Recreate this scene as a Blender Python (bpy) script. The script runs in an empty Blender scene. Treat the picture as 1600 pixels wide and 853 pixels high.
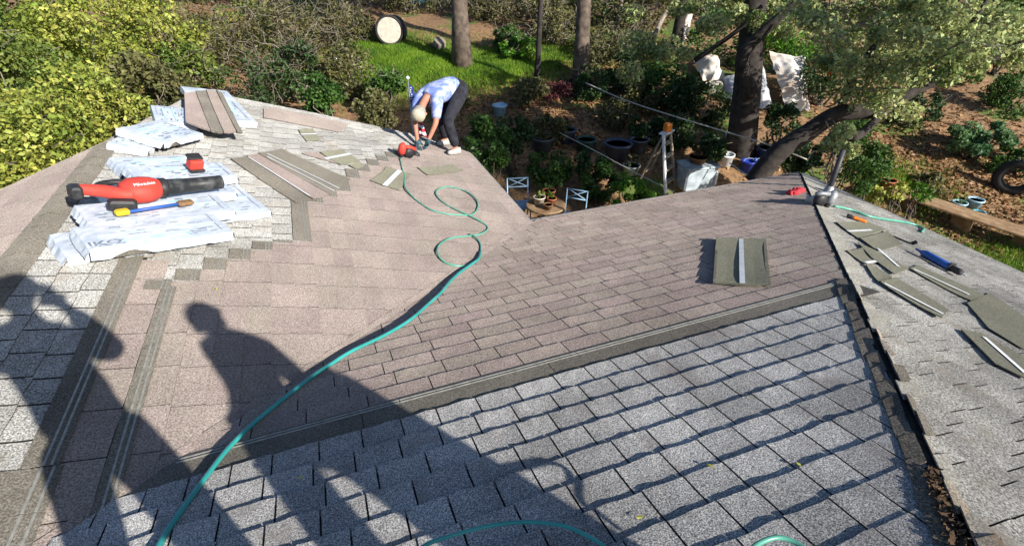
import bpy, math, random
import numpy as np
from mathutils import Vector, Matrix
random.seed(7); RNG = np.random.default_rng(11)
scn = bpy.context.scene
# ------------------------------------------------------------------ camera, sky, sun, exposure
F_PX, CX, CY = 813.0, 800.0, 426.5           # focal length in photo pixels, photo centre
PITCH = math.radians(33.175); YAW = math.radians(20.905)
cam = bpy.data.cameras.new('camera'); camo = bpy.data.objects.new('camera', cam)
scn.collection.objects.link(camo)
cam.sensor_width = 36; cam.lens = F_PX / 1600 * 36; cam.clip_start = .02; cam.clip_end = 2000
camo.location = (0, 0, 0); camo.rotation_euler = (math.pi/2 - PITCH, 0, -YAW)
scn.camera = camo
LIGHT = Vector((-.400, .803, -.443)).normalized()      # direction the sunlight travels
SUN_EL = math.asin(-LIGHT.z)
world = bpy.data.worlds.new('World'); scn.world = world; world.use_nodes = True
wn = world.node_tree.nodes; wl = world.node_tree.links
sky = wn.new('ShaderNodeTexSky'); sky.sky_type = 'NISHITA'; sky.sun_disc = False
sky.sun_elevation = SUN_EL; sky.ozone_density = 4.0; sky.sun_rotation = math.atan2(-LIGHT.x, -LIGHT.y)
wn['Background'].inputs['Strength'].default_value = .085
wl.new(sky.outputs[0], wn['Background'].inputs[0])
sun = bpy.data.lights.new('sun', 'SUN'); suno = bpy.data.objects.new('sun', sun)
scn.collection.objects.link(suno)
sun.energy = 5.0; sun.angle = math.radians(.53); sun.color = (1, .95, .87)
suno.rotation_euler = LIGHT.to_track_quat('-Z', 'Y').to_euler(); suno.location = (6, -12, 8)
scn.view_settings.view_transform = 'Standard'; scn.view_settings.look = 'None'
scn.view_settings.exposure = .82; scn.view_settings.gamma = 1
scn.view_settings.use_curve_mapping = False
scn.render.engine = 'CYCLES'
scn.cycles.max_bounces = 6; scn.cycles.transparent_max_bounces = 4

# ------------------------------------------------------------------ pixel -> direction helpers
SP, CP, SY, CYW = math.sin(PITCH), math.cos(PITCH), math.sin(YAW), math.cos(YAW)
def ray(u, v):
    r = (u - CX) / F_PX; up = (CY - v) / F_PX
    hf = CP + up * SP; z = up * CP - SP
    return Vector((r * CYW + hf * SY, -r * SY + hf * CYW, z))
def at(u, v, d): return ray(u, v) * d                  # d = depth along the view axis, metres
T = .28; K = math.sqrt(1 + T * T); SC = 1.45           # roof pitch, camera height above the front slope
CL = SC * (-1 - 1.96 * T); CR = -SC; CRR = SC * (-1 + .88 * T)
RIDGE_X = -1.92; RIDGE_Z = CL - T * RIDGE_X
EAVE_X = 2.16; EAVE_Y = 5.09; EAVE_RX = 6.37; EAVE_Z = CR - T * EAVE_Y
VAL = -1.96 * SC; HIP = .88 * SC                       # valley: X = Y + VAL, hip: X = Y + HIP
MAIN_Y = -1.8                                          # main ridge
def hit(u, v, n, d):
    R = ray(u, v); return R * (d / n.dot(R))
def hL(u, v, h=0): return hit(u, v, Vector((T, 0, 1)), CL + h * K)
def hR(u, v, h=0): return hit(u, v, Vector((0, T, 1)), CR + h * K)
def hRR(u, v, h=0): return hit(u, v, Vector((T, 0, 1)), CRR + h * K)
def hLL(u, v, h=0): return hit(u, v, Vector((-T, 0, 1)), RIDGE_Z - T * RIDGE_X + h * K - 2 * T * 0)
NL = Vector((T, 0, 1)).normalized(); NR = Vector((0, T, 1)).normalized()
# terrain: the yard rises away from the house
GH = [-400, 8.8, 9.56, 10.9, 12.6, 15.3, 18, 22.5, 32, 60, 120, 400]
GZ = [-5.05, -5.0, -4.78, -4.17, -3.69, -3.06, -2.63, -2.16, -1.2, 4, 14, 30]
def ground_z(x, y):
    h = x * SY + y * CYW
    return np.interp(h, GH, GZ) + .05 * np.sin(x * 1.3 + 1) * np.sin(y * 1.1) + .03 * np.sin(x * 3.1) * np.sin(y * 2.7 + 2)
def on_ground(u, v, dz=0.0):
    R = ray(u, v); d = 5.0
    while d < 120:
        p = R * d
        if p.z <= ground_z(p.x, p.y): break
        d += .02
    p = R * d; return Vector((p.x, p.y, float(ground_z(p.x, p.y)) + dz))

# ------------------------------------------------------------------ materials
def mat(name, col, col2=None, rough=.85, scale=20, metal=0, bump=0, bscale=None, detail=6, lo=.35, hi=.65, spec=.3, coords='obj', rand=0, trans=0, hueisl=0):
    m = bpy.data.materials.new(name); m.use_nodes = True
    n = m.node_tree.nodes; l = m.node_tree.links; b = n['Principled BSDF']
    b.inputs['Roughness'].default_value = rough; b.inputs['Metallic'].default_value = metal
    b.inputs['Specular IOR Level'].default_value = spec
    geo = n.new('ShaderNodeNewGeometry')
    tc = n.new('ShaderNodeTexCoord'); vec = geo.outputs['Position'] if coords == 'pos' else tc.outputs['Object']
    out = None
    if col2 is None:
        rgb = n.new('ShaderNodeRGB'); rgb.outputs[0].default_value = (*col, 1); out = rgb.outputs[0]
    else:
        tx = n.new('ShaderNodeTexNoise'); tx.inputs['Scale'].default_value = scale; tx.inputs['Detail'].default_value = detail
        l.new(vec, tx.inputs['Vector'])
        cr = n.new('ShaderNodeValToRGB'); cr.color_ramp.elements[0].position = lo; cr.color_ramp.elements[1].position = hi
        cr.color_ramp.elements[0].color = (*col, 1); cr.color_ramp.elements[1].color = (*col2, 1)
        l.new(tx.outputs['Fac'], cr.inputs[0]); out = cr.outputs[0]
    if rand:
        oi = n.new('ShaderNodeObjectInfo'); ad = n.new('ShaderNodeMath'); ad.operation = 'ADD'
        l.new(oi.outputs['Random'], ad.inputs[0]); l.new(geo.outputs['Random Per Island'], ad.inputs[1])
        fr = n.new('ShaderNodeMath'); fr.operation = 'FRACT'; l.new(ad.outputs[0], fr.inputs[0])
        hs = n.new('ShaderNodeHueSaturation')
        mr = n.new('ShaderNodeMapRange'); mr.inputs[3].default_value = 1 - rand; mr.inputs[4].default_value = 1 + rand
        l.new(fr.outputs[0], mr.inputs[0]); l.new(mr.outputs[0], hs.inputs['Value']); l.new(out, hs.inputs['Color'])
        if hueisl:
            m2 = n.new('ShaderNodeMath'); m2.operation = 'MULTIPLY'; m2.inputs[1].default_value = 7.31; l.new(fr.outputs[0], m2.inputs[0])
            m3 = n.new('ShaderNodeMath'); m3.operation = 'FRACT'; l.new(m2.outputs[0], m3.inputs[0])
            m4 = n.new('ShaderNodeMapRange'); m4.inputs[3].default_value = .5 - hueisl; m4.inputs[4].default_value = .5 + hueisl
            l.new(m3.outputs[0], m4.inputs[0]); l.new(m4.outputs[0], hs.inputs['Hue'])
        out = hs.outputs[0]
    l.new(out, b.inputs['Base Color'])
    if bump:
        t2 = n.new('ShaderNodeTexNoise'); t2.inputs['Scale'].default_value = bscale or scale; t2.inputs['Detail'].default_value = 3
        l.new(vec, t2.inputs['Vector']); bp = n.new('ShaderNodeBump'); bp.inputs['Strength'].default_value = bump; bp.inputs['Distance'].default_value = .01
        l.new(t2.outputs['Fac'], bp.inputs['Height']); l.new(bp.outputs[0], b.inputs['Normal'])
    if trans:
        tr = n.new('ShaderNodeBsdfTranslucent'); l.new(out, tr.inputs['Color'])
        mx = n.new('ShaderNodeMixShader'); mx.inputs[0].default_value = trans
        l.new(b.outputs[0], mx.inputs[1]); l.new(tr.outputs[0], mx.inputs[2])
        l.new(mx.outputs[0], n['Material Output'].inputs['Surface'])
    return m
def shingle_mat(name, dark, mid, light, rand=.12, hue=.01, blot=.35, gscale=130, stain=None):
    m = bpy.data.materials.new(name); m.use_nodes = True
    n = m.node_tree.nodes; l = m.node_tree.links; b = n['Principled BSDF']
    b.inputs['Roughness'].default_value = .95; b.inputs['Specular IOR Level'].default_value = .15; b.inputs['Diffuse Roughness'].default_value = 1.0
    geo = n.new('ShaderNodeNewGeometry'); oi = n.new('ShaderNodeObjectInfo')
    g = n.new('ShaderNodeTexNoise'); g.inputs['Scale'].default_value = gscale; g.inputs['Detail'].default_value = 4; g.inputs['Roughness'].default_value = .75
    l.new(geo.outputs['Position'], g.inputs['Vector'])
    cr = n.new('ShaderNodeValToRGB'); e = cr.color_ramp.elements
    e[0].position = .38; e[0].color = (*dark, 1); e[1].position = .62; e[1].color = (*light, 1)
    k = e.new(.5); k.color = (*mid, 1); l.new(g.outputs['Fac'], cr.inputs[0])
    # broad blotches and worn patches
    p = n.new('ShaderNodeTexNoise'); p.inputs['Scale'].default_value = 2.3; p.inputs['Detail'].default_value = 5
    l.new(geo.outputs['Position'], p.inputs['Vector'])
    ad = n.new('ShaderNodeMath'); ad.operation = 'ADD'; l.new(oi.outputs['Random'], ad.inputs[0]); l.new(geo.outputs['Random Per Island'], ad.inputs[1])
    fr = n.new('ShaderNodeMath'); fr.operation = 'FRACT'; l.new(ad.outputs[0], fr.inputs[0])
    m1 = n.new('ShaderNodeMapRange'); m1.inputs[3].default_value = 1 - rand; m1.inputs[4].default_value = 1 + rand; l.new(fr.outputs[0], m1.inputs[0])
    m2 = n.new('ShaderNodeMapRange'); m2.inputs[1].default_value = .3; m2.inputs[2].default_value = .7; m2.inputs[3].default_value = 1 - blot / 2; m2.inputs[4].default_value = 1 + blot / 2
    l.new(p.outputs['Fac'], m2.inputs[0])
    mu = n.new('ShaderNodeMath'); mu.operation = 'MULTIPLY'; l.new(m1.outputs[0], mu.inputs[0]); l.new(m2.outputs[0], mu.inputs[1])
    hs = n.new('ShaderNodeHueSaturation'); l.new(cr.outputs[0], hs.inputs['Color']); l.new(mu.outputs[0], hs.inputs['Value'])
    f2 = n.new('ShaderNodeMath'); f2.operation = 'MULTIPLY'; f2.inputs[1].default_value = 5.7; l.new(fr.outputs[0], f2.inputs[0])
    f3 = n.new('ShaderNodeMath'); f3.operation = 'FRACT'; l.new(f2.outputs[0], f3.inputs[0])
    m3 = n.new('ShaderNodeMapRange'); m3.inputs[3].default_value = .5 - hue; m3.inputs[4].default_value = .5 + hue; l.new(f3.outputs[0], m3.inputs[0])
    l.new(m3.outputs[0], hs.inputs['Hue'])
    out = hs.outputs[0]
    if stain:
        s = n.new('ShaderNodeTexNoise'); s.inputs['Scale'].default_value = 5; s.inputs['Detail'].default_value = 6; l.new(geo.outputs['Position'], s.inputs['Vector'])
        sr = n.new('ShaderNodeMapRange'); sr.inputs[1].default_value = .56; sr.inputs[2].default_value = .72; sr.inputs[4].default_value = .6; l.new(s.outputs['Fac'], sr.inputs[0])
        mx = n.new('ShaderNodeMixRGB'); mx.inputs[2].default_value = (*stain, 1); l.new(sr.outputs[0], mx.inputs[0]); l.new(out, mx.inputs[1]); out = mx.outputs[0]
    l.new(out, b.inputs['Base Color'])
    bp = n.new('ShaderNodeBump'); bp.inputs['Strength'].default_value = .5; bp.inputs['Distance'].default_value = .004
    l.new(g.outputs['Fac'], bp.inputs['Height']); l.new(bp.outputs[0], b.inputs['Normal'])
    return m
M = {}
M['brown'] = shingle_mat('brown_granules', (.108,.086,.074), (.218,.180,.159), (.342,.292,.263), .095, .012, .26)
M['brownR'] = shingle_mat('lightened_brown_granules', (.125,.094,.079), (.25,.203,.175), (.40,.338,.30), .11, .016, .3)  # same shingles as brown; colour lightened to offset the grazing sun on this slope
M['grey'] = shingle_mat('weathered_grey_granules', (.075,.072,.066), (.24,.235,.22), (.50,.49,.46), .13, .006, .4, 130, (.20,.17,.135))
M['greyR'] = shingle_mat('weathered_dark_grey_granules', (.075,.073,.072), (.255,.25,.245), (.64,.62,.585), .13, .008, .5, 185, (.19,.16,.145))
M['headlap'] = shingle_mat('dark_headlap', (.068,.061,.05), (.125,.113,.093), (.22,.202,.172), .08, .005, .35)
M['greyRR'] = shingle_mat('pale_weathered_granules', (.085,.08,.07), (.265,.252,.225), (.52,.50,.455), .16, .008, .6, 120, (.24,.205,.16))
M['felt'] = shingle_mat('shingle_back', (.125,.12,.085), (.17,.165,.122), (.21,.205,.155), .08, .008, .2, 60)
M['cap'] = shingle_mat('worn_hip_cap', (.045,.04,.034), (.11,.097,.08), (.23,.205,.17), .2, .01, .6, 120, (.16,.11,.07))
M['capb'] = shingle_mat('stained_hip_edge', (.11,.09,.068), (.235,.20,.155), (.42,.37,.30), .2, .012, .6, 120, (.30,.205,.12))
M['capgrey'] = shingle_mat('pale_hip_edge', (.15,.14,.12), (.28,.265,.225), (.42,.40,.35), .1, .008, .4, 90)
M['sealant'] = mat('sealant', (.34,.33,.29), (.22,.21,.18), .5, 30)
M['tape'] = mat('release_tape', (.75,.76,.76), (.6,.62,.63), .3, 14)
M['edge'] = mat('cut_asphalt_edge', (.022,.020,.018), (.06,.055,.048), .95, 60)
M['deck'] = mat('roof_deck_felt', (.028,.026,.024), (.05,.047,.042), .95, 40)
M['wood'] = mat('painted_wood', (.34,.28,.20), (.22,.17,.115), .7, 12)
M['siding'] = mat('siding', (.42,.38,.31), (.36,.32,.26), .8, 8)
M['metal'] = mat('galvanised', (.34,.35,.36), (.22,.23,.24), .55, 18, .35)
M['pipe'] = mat('dark_pipe', (.03,.032,.038), (.055,.055,.062), .5, 15)
M['brick'] = mat('brick', (.28,.12,.08), (.36,.18,.12), .9, 10)
M['hose'] = mat('green_hose', (.07,.28,.20), (.12,.38,.28), .35, 6, spec=.5)
M['hoseteal'] = mat('teal_hose', (.025,.24,.22), (.04,.32,.29), .3, 6, spec=.5)
M['wrap'] = mat('white_wrap', (.64,.665,.69), (.45,.50,.56), .35, 7, bump=.25, bscale=22, spec=.5)
M['print'] = mat('wrap_print', (.12,.16,.22), (.3,.34,.4), .5, 60)
M['print2'] = mat('wrap_grey_print', (.42,.46,.52), (.52,.56,.62), .4, 30)
M['cyan'] = mat('wrap_cyan_print', (.45,.76,.80), (.62,.80,.84), .4, 8)
M['red'] = mat('red_plastic', (.60,.05,.03), (.48,.06,.045), .6, 11, bump=.1, bscale=30, spec=.3)
M['black'] = mat('black_plastic', (.018,.018,.02), (.035,.034,.034), .5, 30)
M['tube'] = mat('scuffed_black_tube', (.022,.023,.024), (.10,.10,.10), .45, 16, lo=.45, hi=.8)
M['white'] = mat('white_plastic', (.72,.73,.74), (.6,.62,.64), .5, 10)
M['yellow'] = mat('yellow_plastic', (.65,.45,.03), (.55,.38,.02), .5, 10)
M['blue'] = mat('blue_plastic', (.04,.12,.40), (.03,.09,.32), .4, 10)
M['skin'] = mat('skin', (.42,.20,.13), (.36,.16,.10), .6, 14)
M['shirt'] = mat('pale_blue_shirt', (.16,.22,.52), (.46,.51,.70), .9, 9, bump=.3, bscale=14, lo=.42, hi=.62)
M['pants'] = mat('dark_trousers', (.012,.012,.018), (.03,.03,.038), .9, 14, bump=.3)
M['khaki'] = mat('khaki_cap', (.40,.34,.24), (.48,.43,.33), .9, 20)
M['hair'] = mat('grey_hair', (.22,.19,.16), (.36,.33,.29), .8, 60)
M['glove'] = mat('glove', (.02,.03,.035), (.05,.12,.15), .8, 30)
M['shoe'] = mat('shoe', (.55,.52,.47), (.40,.37,.33), .8, 20)
M['bark'] = mat('bark', (.045,.036,.028), (.115,.092,.072), .95, 9, bump=.8, bscale=14)
M['barkpale'] = mat('pale_bark', (.16,.13,.10), (.30,.26,.21), .95, 7, bump=.8, bscale=12)
M['barkmid'] = mat('brown_bark', (.06,.045,.036), (.17,.13,.10), .95, 6, bump=1, bscale=10)
M['barkdark'] = mat('dark_bark', (.022,.018,.016), (.05,.042,.036), .95, 9, bump=.8, bscale=12)
M['twig'] = mat('bare_twigs', (.22,.19,.145), (.13,.11,.085), .9, 8, rand=.3)
M['bleached'] = mat('bleached_log', (.72,.62,.52), (.48,.36,.28), .85, 3.5, bump=.5, bscale=9)
M['rock'] = mat('pale_rock', (.52,.47,.40), (.34,.30,.25), .9, 6, bump=.6)
M['rubber'] = mat('rubber', (.016,.016,.017), (.03,.03,.03), .75, 20)
M['terra'] = mat('terracotta', (.42,.15,.075), (.34,.11,.05), .85, 9)
M['chairpaint'] = mat('pale_blue_paint', (.36,.54,.70), (.26,.42,.56), .5, 9)
M['binpaint'] = mat('dirty_pale_plastic', (.40,.46,.50), (.22,.26,.28), .6, 5)
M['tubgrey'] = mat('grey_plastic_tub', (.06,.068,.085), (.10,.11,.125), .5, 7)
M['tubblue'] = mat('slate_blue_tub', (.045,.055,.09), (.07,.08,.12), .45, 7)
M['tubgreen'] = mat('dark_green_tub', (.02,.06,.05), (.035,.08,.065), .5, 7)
M['cobalt'] = mat('cobalt_plastic', (.02,.05,.36), (.015,.04,.28), .4, 7)
M['turq'] = mat('turquoise_glaze', (.08,.38,.46), (.16,.5,.58), .3, 7, spec=.5)
M['paleblue'] = mat('pale_blue_glaze', (.32,.52,.64), (.5,.66,.75), .35, 7, spec=.5)
M['soil'] = mat('potting_soil', (.03,.02,.014), (.06,.042,.03), .95, 30)
M['plank'] = mat('weathered_plank', (.20,.12,.06), (.33,.22,.125), .85, 6, bump=.4, bscale=20)
M['concrete'] = mat('concrete', (.45,.40,.33), (.58,.52,.43), .9, 9, bump=.3)
M['rope'] = mat('rope', (.55,.52,.45), (.4,.38,.33), .8, 30)
M['sheet'] = mat('dirty_white_sheet', (.62,.58,.52), (.42,.30,.22), .6, 2.5, bump=.5, bscale=9, lo=.45, hi=.75)
M['tarp'] = mat('grey_tarp', (.30,.31,.34), (.46,.46,.48), .6, 5, bump=.4, bscale=9)
M['flagblue'] = mat('flag_blue', (.02,.045,.20), (.03,.06,.26), .8, 12)
M['flagred'] = mat('flag_red', (.50,.04,.05), (.42,.03,.04), .8, 12)
M['orange'] = mat('orange_plastic', (.75,.22,.03), (.65,.18,.02), .5, 12)
M['basket'] = mat('basket', (.16,.085,.04), (.24,.14,.07), .9, 40, bump=.5)
M['litter'] = mat('debris_litter', (.05,.03,.018), (.14,.085,.045), .9, 12, rand=.35)
M['denim'] = mat('photographer_clothes', (.05,.06,.09), (.08,.09,.13), .9, 20)
def leafmat(name, c1, c2, rand=.3, hue=.02, tr=.3, sc=1.6, rough=.55, spec=.35): return mat(name, c1, c2, rough, sc, rand=rand, hueisl=hue, trans=tr, spec=spec, coords='pos', detail=3)
M['leaf_lime'] = leafmat('leaf_lime', (.18,.24,.035), (.42,.43,.09), .35, .025)
M['leaf_ivy'] = leafmat('leaf_ivy', (.09,.15,.026), (.24,.28,.06), .35, .02)
M['leaf_olive'] = leafmat('leaf_olive', (.085,.09,.03), (.18,.17,.065), .35, .02)
M['leaf_green'] = leafmat('leaf_green', (.035,.09,.016), (.08,.16,.03), .35, .02)
M['leaf_dark'] = leafmat('leaf_dark', (.026,.06,.018), (.062,.11,.03), .35, .02)
M['leaf_oak'] = leafmat('leaf_oak', (.17,.225,.06), (.47,.51,.22), .5, .035, .3, rough=.5, spec=.35)
M['leaf_vivid'] = leafmat('leaf_vivid', (.06,.17,.015), (.13,.28,.02), .3, .02)
M['leaf_red'] = leafmat('leaf_red', (.085,.022,.03), (.16,.045,.05), .35, .015, .2)
M['leaf_fern'] = leafmat('leaf_fern', (.05,.13,.055), (.14,.24,.09), .3, .02)
M['leaf_litter'] = leafmat('leaf_litter', (.20,.10,.045), (.34,.20,.09), .4, .02, .05)
M['leaf_yellow'] = leafmat('leaf_yellow', (.45,.40,.04), (.6,.55,.08), .1, .01, .1)
M['grass'] = leafmat('grass_blade', (.075,.17,.012), (.20,.33,.025), .3, .02)
# ground: dirt and leaf litter with mossy green patches
def ground_mat():
    m = bpy.data.materials.new('yard_soil'); m.use_nodes = True
    n = m.node_tree.nodes; l = m.node_tree.links; b = n['Principled BSDF']; b.inputs['Roughness'].default_value = .97
    g = n.new('ShaderNodeNewGeometry')
    def nz(s, d=6):
        t = n.new('ShaderNodeTexNoise'); t.inputs['Scale'].default_value = s; t.inputs['Detail'].default_value = d; l.new(g.outputs['Position'], t.inputs['Vector']); return t.outputs['Fac']
    def ramp(f, a, ca, bb, cb):
        r = n.new('ShaderNodeValToRGB'); r.color_ramp.elements[0].position = a; r.color_ramp.elements[1].position = bb
        r.color_ramp.elements[0].color = (*ca, 1); r.color_ramp.elements[1].color = (*cb, 1); l.new(f, r.inputs[0]); return r.outputs[0]
    c1 = ramp(nz(9, 10), .35, (.15,.075,.032), .68, (.44,.25,.115))
    c2 = ramp(nz(30, 8), .35, (.09,.055,.03), .7, (.30,.19,.10))
    mx = n.new('ShaderNodeMixRGB'); mx.inputs[0].default_value = .5; l.new(c1, mx.inputs[1]); l.new(c2, mx.inputs[2])
    c3 = ramp(nz(14, 6), .3, (.045,.085,.012), .7, (.12,.17,.03))
    gm = ramp(nz(.9, 5), .56, (0, 0, 0), .64, (1, 1, 1))
    m2 = n.new('ShaderNodeMixRGB'); l.new(gm, m2.inputs[0]); l.new(mx.outputs[0], m2.inputs[1]); l.new(c3, m2.inputs[2])
    l.new(m2.outputs[0], b.inputs['Base Color'])
    bp = n.new('ShaderNodeBump'); bp.inputs['Strength'].default_value = .8; bp.inputs['Distance'].default_value = .03; l.new(nz(22, 8), bp.inputs['Height']); l.new(bp.outputs[0], b.inputs['Normal'])
    return m
M['soilground'] = ground_mat()

# ------------------------------------------------------------------ mesh helpers
COL = scn.collection
class MB:
    def __init__(s): s.v = []; s.f = []; s.m = []
    def add(s, vs, fs, mi=0):
        o = len(s.v); s.v += [tuple(v) for v in vs]; s.f += [tuple(i + o for i in f) for f in fs]; s.m += [mi] * len(fs); return s
    def box(s, c, d, rot=None, mi=0, bev=0):
        x, y, z = d[0]/2, d[1]/2, d[2]/2; b = min(bev, x*.9, y*.9, z*.9)
        if b <= 0:
            vs = [Vector((i*x, j*y, k*z)) for i in (-1,1) for j in (-1,1) for k in (-1,1)]
            fs = [(0,1,3,2),(4,6,7,5),(0,4,5,1),(2,3,7,6),(0,2,6,4),(1,5,7,3)]
        else:
            vs = []; ring = [(-x,-y+b),(-x+b,-y),(x-b,-y),(x,-y+b),(x,y-b),(x-b,y),(-x+b,y),(-x,y-b)]
            def rg(zz, ins): return [Vector((px - math.copysign(ins, px), py - math.copysign(ins, py), zz)) for px, py in ring]
            vs = rg(-z, b*.7) + rg(-z+b, 0) + rg(z-b, 0) + rg(z, b*.7)
            fs = [tuple(range(7,-1,-1)), tuple(range(24,32))]
            for k in range(3):
                for i in range(8): j = (i+1) % 8; fs.append((k*8+i, k*8+j, k*8+8+j, k*8+8+i))
        if rot is not None: vs = [rot @ v for v in vs]
        c = Vector(c); return s.add([v + c for v in vs], fs, mi)
    def bar(s, a, b, w, h=None, mi=0, up=(0,0,1), bev=0):
        a = Vector(a); b = Vector(b); h = h or w; d = b - a; L = d.length; d.normalize()
        u = Vector(up)
        if abs(d.dot(u)) > .95: u = Vector((1,0,0))
        r = d.cross(u).normalized(); u = r.cross(d)
        return s.box((a+b)/2, (w, L, h), Matrix((r, d, u)).transposed(), mi, bev)
    def tube(s, pts, rad, n=8, mi=0, cap=True):
        pts = [Vector(p) for p in pts]; N = len(pts)
        if not hasattr(rad, '__len__'): rad = [rad] * N
        t = [(pts[min(i+1, N-1)] - pts[max(i-1, 0)]).normalized() for i in range(N)]
        u = Vector((0,0,1)) if abs(t[0].z) < .9 else Vector((1,0,0))
        u = (u - t[0] * u.dot(t[0])).normalized(); vs = []
        for i in range(N):
            u = (u - t[i] * u.dot(t[i]))
            u = u.normalized() if u.length > 1e-6 else t[i].orthogonal().normalized()
            w = t[i].cross(u)
            for k in range(n):
                a = 2*math.pi*k/n; vs.append(pts[i] + (u*math.cos(a) + w*math.sin(a)) * rad[i])
        fs = [(i*n+k, i*n+(k+1)%n, (i+1)*n+(k+1)%n, (i+1)*n+k) for i in range(N-1) for k in range(n)]
        if cap: fs += [tuple(range(n-1,-1,-1)), tuple(range((N-1)*n, N*n))]
        return s.add(vs, fs, mi)
    def lathe(s, prof, n=20, rot=None, c=(0,0,0), mi=0, sx=1, sy=1):
        vs = [Vector((r*math.cos(2*math.pi*k/n)*sx, r*math.sin(2*math.pi*k/n)*sy, z)) for r, z in prof for k in range(n)]
        if rot is not None: vs = [rot @ v for v in vs]
        c = Vector(c); P = len(prof)
        fs = [(i*n+k, i*n+(k+1)%n, (i+1)*n+(k+1)%n, (i+1)*n+k) for i in range(P-1) for k in range(n)]
        if prof[0][0] > 1e-4: fs.append(tuple(range(n-1,-1,-1)))
        if prof[-1][0] > 1e-4: fs.append(tuple(range((P-1)*n, P*n)))
        return s.add([v + c for v in vs], fs, mi)
    def blob(s, c, r, rot=None, n=14, mi=0, noise=0):
        prof = [(max(1e-5, math.sin(math.pi*i/10)), -math.cos(math.pi*i/10)) for i in range(11)]
        vs = [Vector((p*math.cos(2*math.pi*k/n)*r[0], p*math.sin(2*math.pi*k/n)*r[1], z*r[2])) for p, z in prof for k in range(n)]
        if noise:
            q = random.random()*20
            vs = [v * (1 + noise*(math.sin(v.x/r[0]*3+q)*math.sin(v.y/r[1]*3.4+q*2)+.6*math.sin(v.z/r[2]*5+v.x/r[0]*4+q))) for v in vs]
        if rot is not None: vs = [rot @ v for v in vs]
        c = Vector(c)
        return s.add([v + c for v in vs], [(i*n+k, i*n+(k+1)%n, (i+1)*n+(k+1)%n, (i+1)*n+k) for i in range(10) for k in range(n)], mi)
    def prism(s, poly, th, nrm, mi=0):           # poly: world points on top, extruded down by th along nrm
        n = len(poly); poly = [Vector(p) for p in poly]; nrm = Vector(nrm)
        if sum(((poly[i]-poly[0]).cross(poly[(i+1)%n]-poly[0])).dot(nrm) for i in range(n)) < 0: poly = poly[::-1]
        vs = poly + [p - nrm*th for p in poly]
        return s.add(vs, [tuple(range(n)), tuple(range(2*n-1, n-1, -1))] + [(i, n+i, n+(i+1)%n, (i+1)%n) for i in range(n)], mi)
    def mesh(s, name, origin=None):
        me = bpy.data.meshes.new(name); o = Vector(origin) if origin is not None else Vector()
        me.from_pydata([tuple(Vector(v) - o) for v in s.v], [], s.f); return me
    def build(s, name, mats, parent=None, smooth=False, origin=None, wo=None):
        """origin: object origin (world, or parent-local when there is a parent)"""
        me = s.mesh(name, origin); mats = mats if isinstance(mats, (list, tuple)) else [mats]
        for m in mats: me.materials.append(M[m] if isinstance(m, str) else m)
        if len(mats) > 1: me.polygons.foreach_set('material_index', s.m)
        if smooth: me.polygons.foreach_set('use_smooth', [True]*len(me.polygons))
        me.update()
        return link(name, me, parent, origin)
def link(name, data, parent=None, loc=None):
    o = bpy.data.objects.new(name, data); COL.objects.link(o)
    if loc is not None: o.location = loc
    if parent is not None:
        o.parent = parent
    return o
def tag(o, label=None, cat=None, group=None, kind=None):
    for k, v in (('label', label), ('category', cat), ('group', group), ('kind', kind)):
        if v: o[k] = v
    return o
def thing(name, label, cat, loc=(0,0,0), rot=None, group=None):
    o = bpy.data.objects.new(name, None); COL.objects.link(o); o.location = loc
    if rot is not None: o.rotation_euler = rot.to_euler() if hasattr(rot, 'to_euler') else rot
    return tag(o, label, cat, group)
def smooth_pts(pts, n=6):
    pts = [Vector(p) for p in pts]; out = []
    P = [pts[0]*2 - pts[1]] + pts + [pts[-1]*2 - pts[-2]]
    for i in range(1, len(P)-2):
        for k in range(n):
            t = k/n; a, b, c, d = P[i-1], P[i], P[i+1], P[i+2]
            out.append(.5*((2*b) + (c-a)*t + (2*a-5*b+4*c-d)*t*t + (3*b-a-3*c+d)*t*t*t))
    out.append(pts[-1]); return out
def frame(e2, n):
    e2 = Vector(e2).normalized(); n = Vector(n).normalized(); e1 = e2.cross(n)
    return Matrix((e1, e2, n)).transposed()
def text_mesh(s, size, extr=.002):
    cu = bpy.data.curves.new('lettering', 'FONT'); cu.body = s; cu.size = size; cu.extrude = extr; cu.align_x = 'CENTER'; cu.align_y = 'CENTER'; cu.resolution_u = 3
    o = bpy.data.objects.new('lettering', cu); COL.objects.link(o)
    me = bpy.data.meshes.new_from_object(o.evaluated_get(bpy.context.evaluated_depsgraph_get()))
    bpy.data.objects.remove(o); bpy.data.curves.remove(cu); return me

# ------------------------------------------------------------------ terrain
def terrain():
    hs = np.concatenate([np.linspace(-60, 6, 12), np.linspace(7, 26, 96), np.linspace(28, 60, 12), [90, 140, 220, 400]])
    rs = np.concatenate([[-400, -200, -100, -60, -40], np.linspace(-28, 28, 150), [40, 60, 100, 200, 400]])
    H, R = np.meshgrid(hs, rs, indexing='ij')
    X = R*CYW + H*SY; Y = -R*SY + H*CYW; Z = ground_z(X, Y)
    v = np.stack([X, Y, Z], -1).reshape(-1, 3); nr = len(rs)
    f = [(i*nr+j, i*nr+j+1, (i+1)*nr+j+1, (i+1)*nr+j) for i in range(len(hs)-1) for j in range(nr-1)]
    me = bpy.data.meshes.new('ground'); me.from_pydata(v.tolist(), [], f); me.materials.append(M['soilground'])
    me.polygons.foreach_set('use_smooth', [True]*len(f))
    tag(link('ground', me), 'brown leaf strewn earth of the sloping backyard behind the house', 'ground', kind='structure')
terrain()

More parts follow.
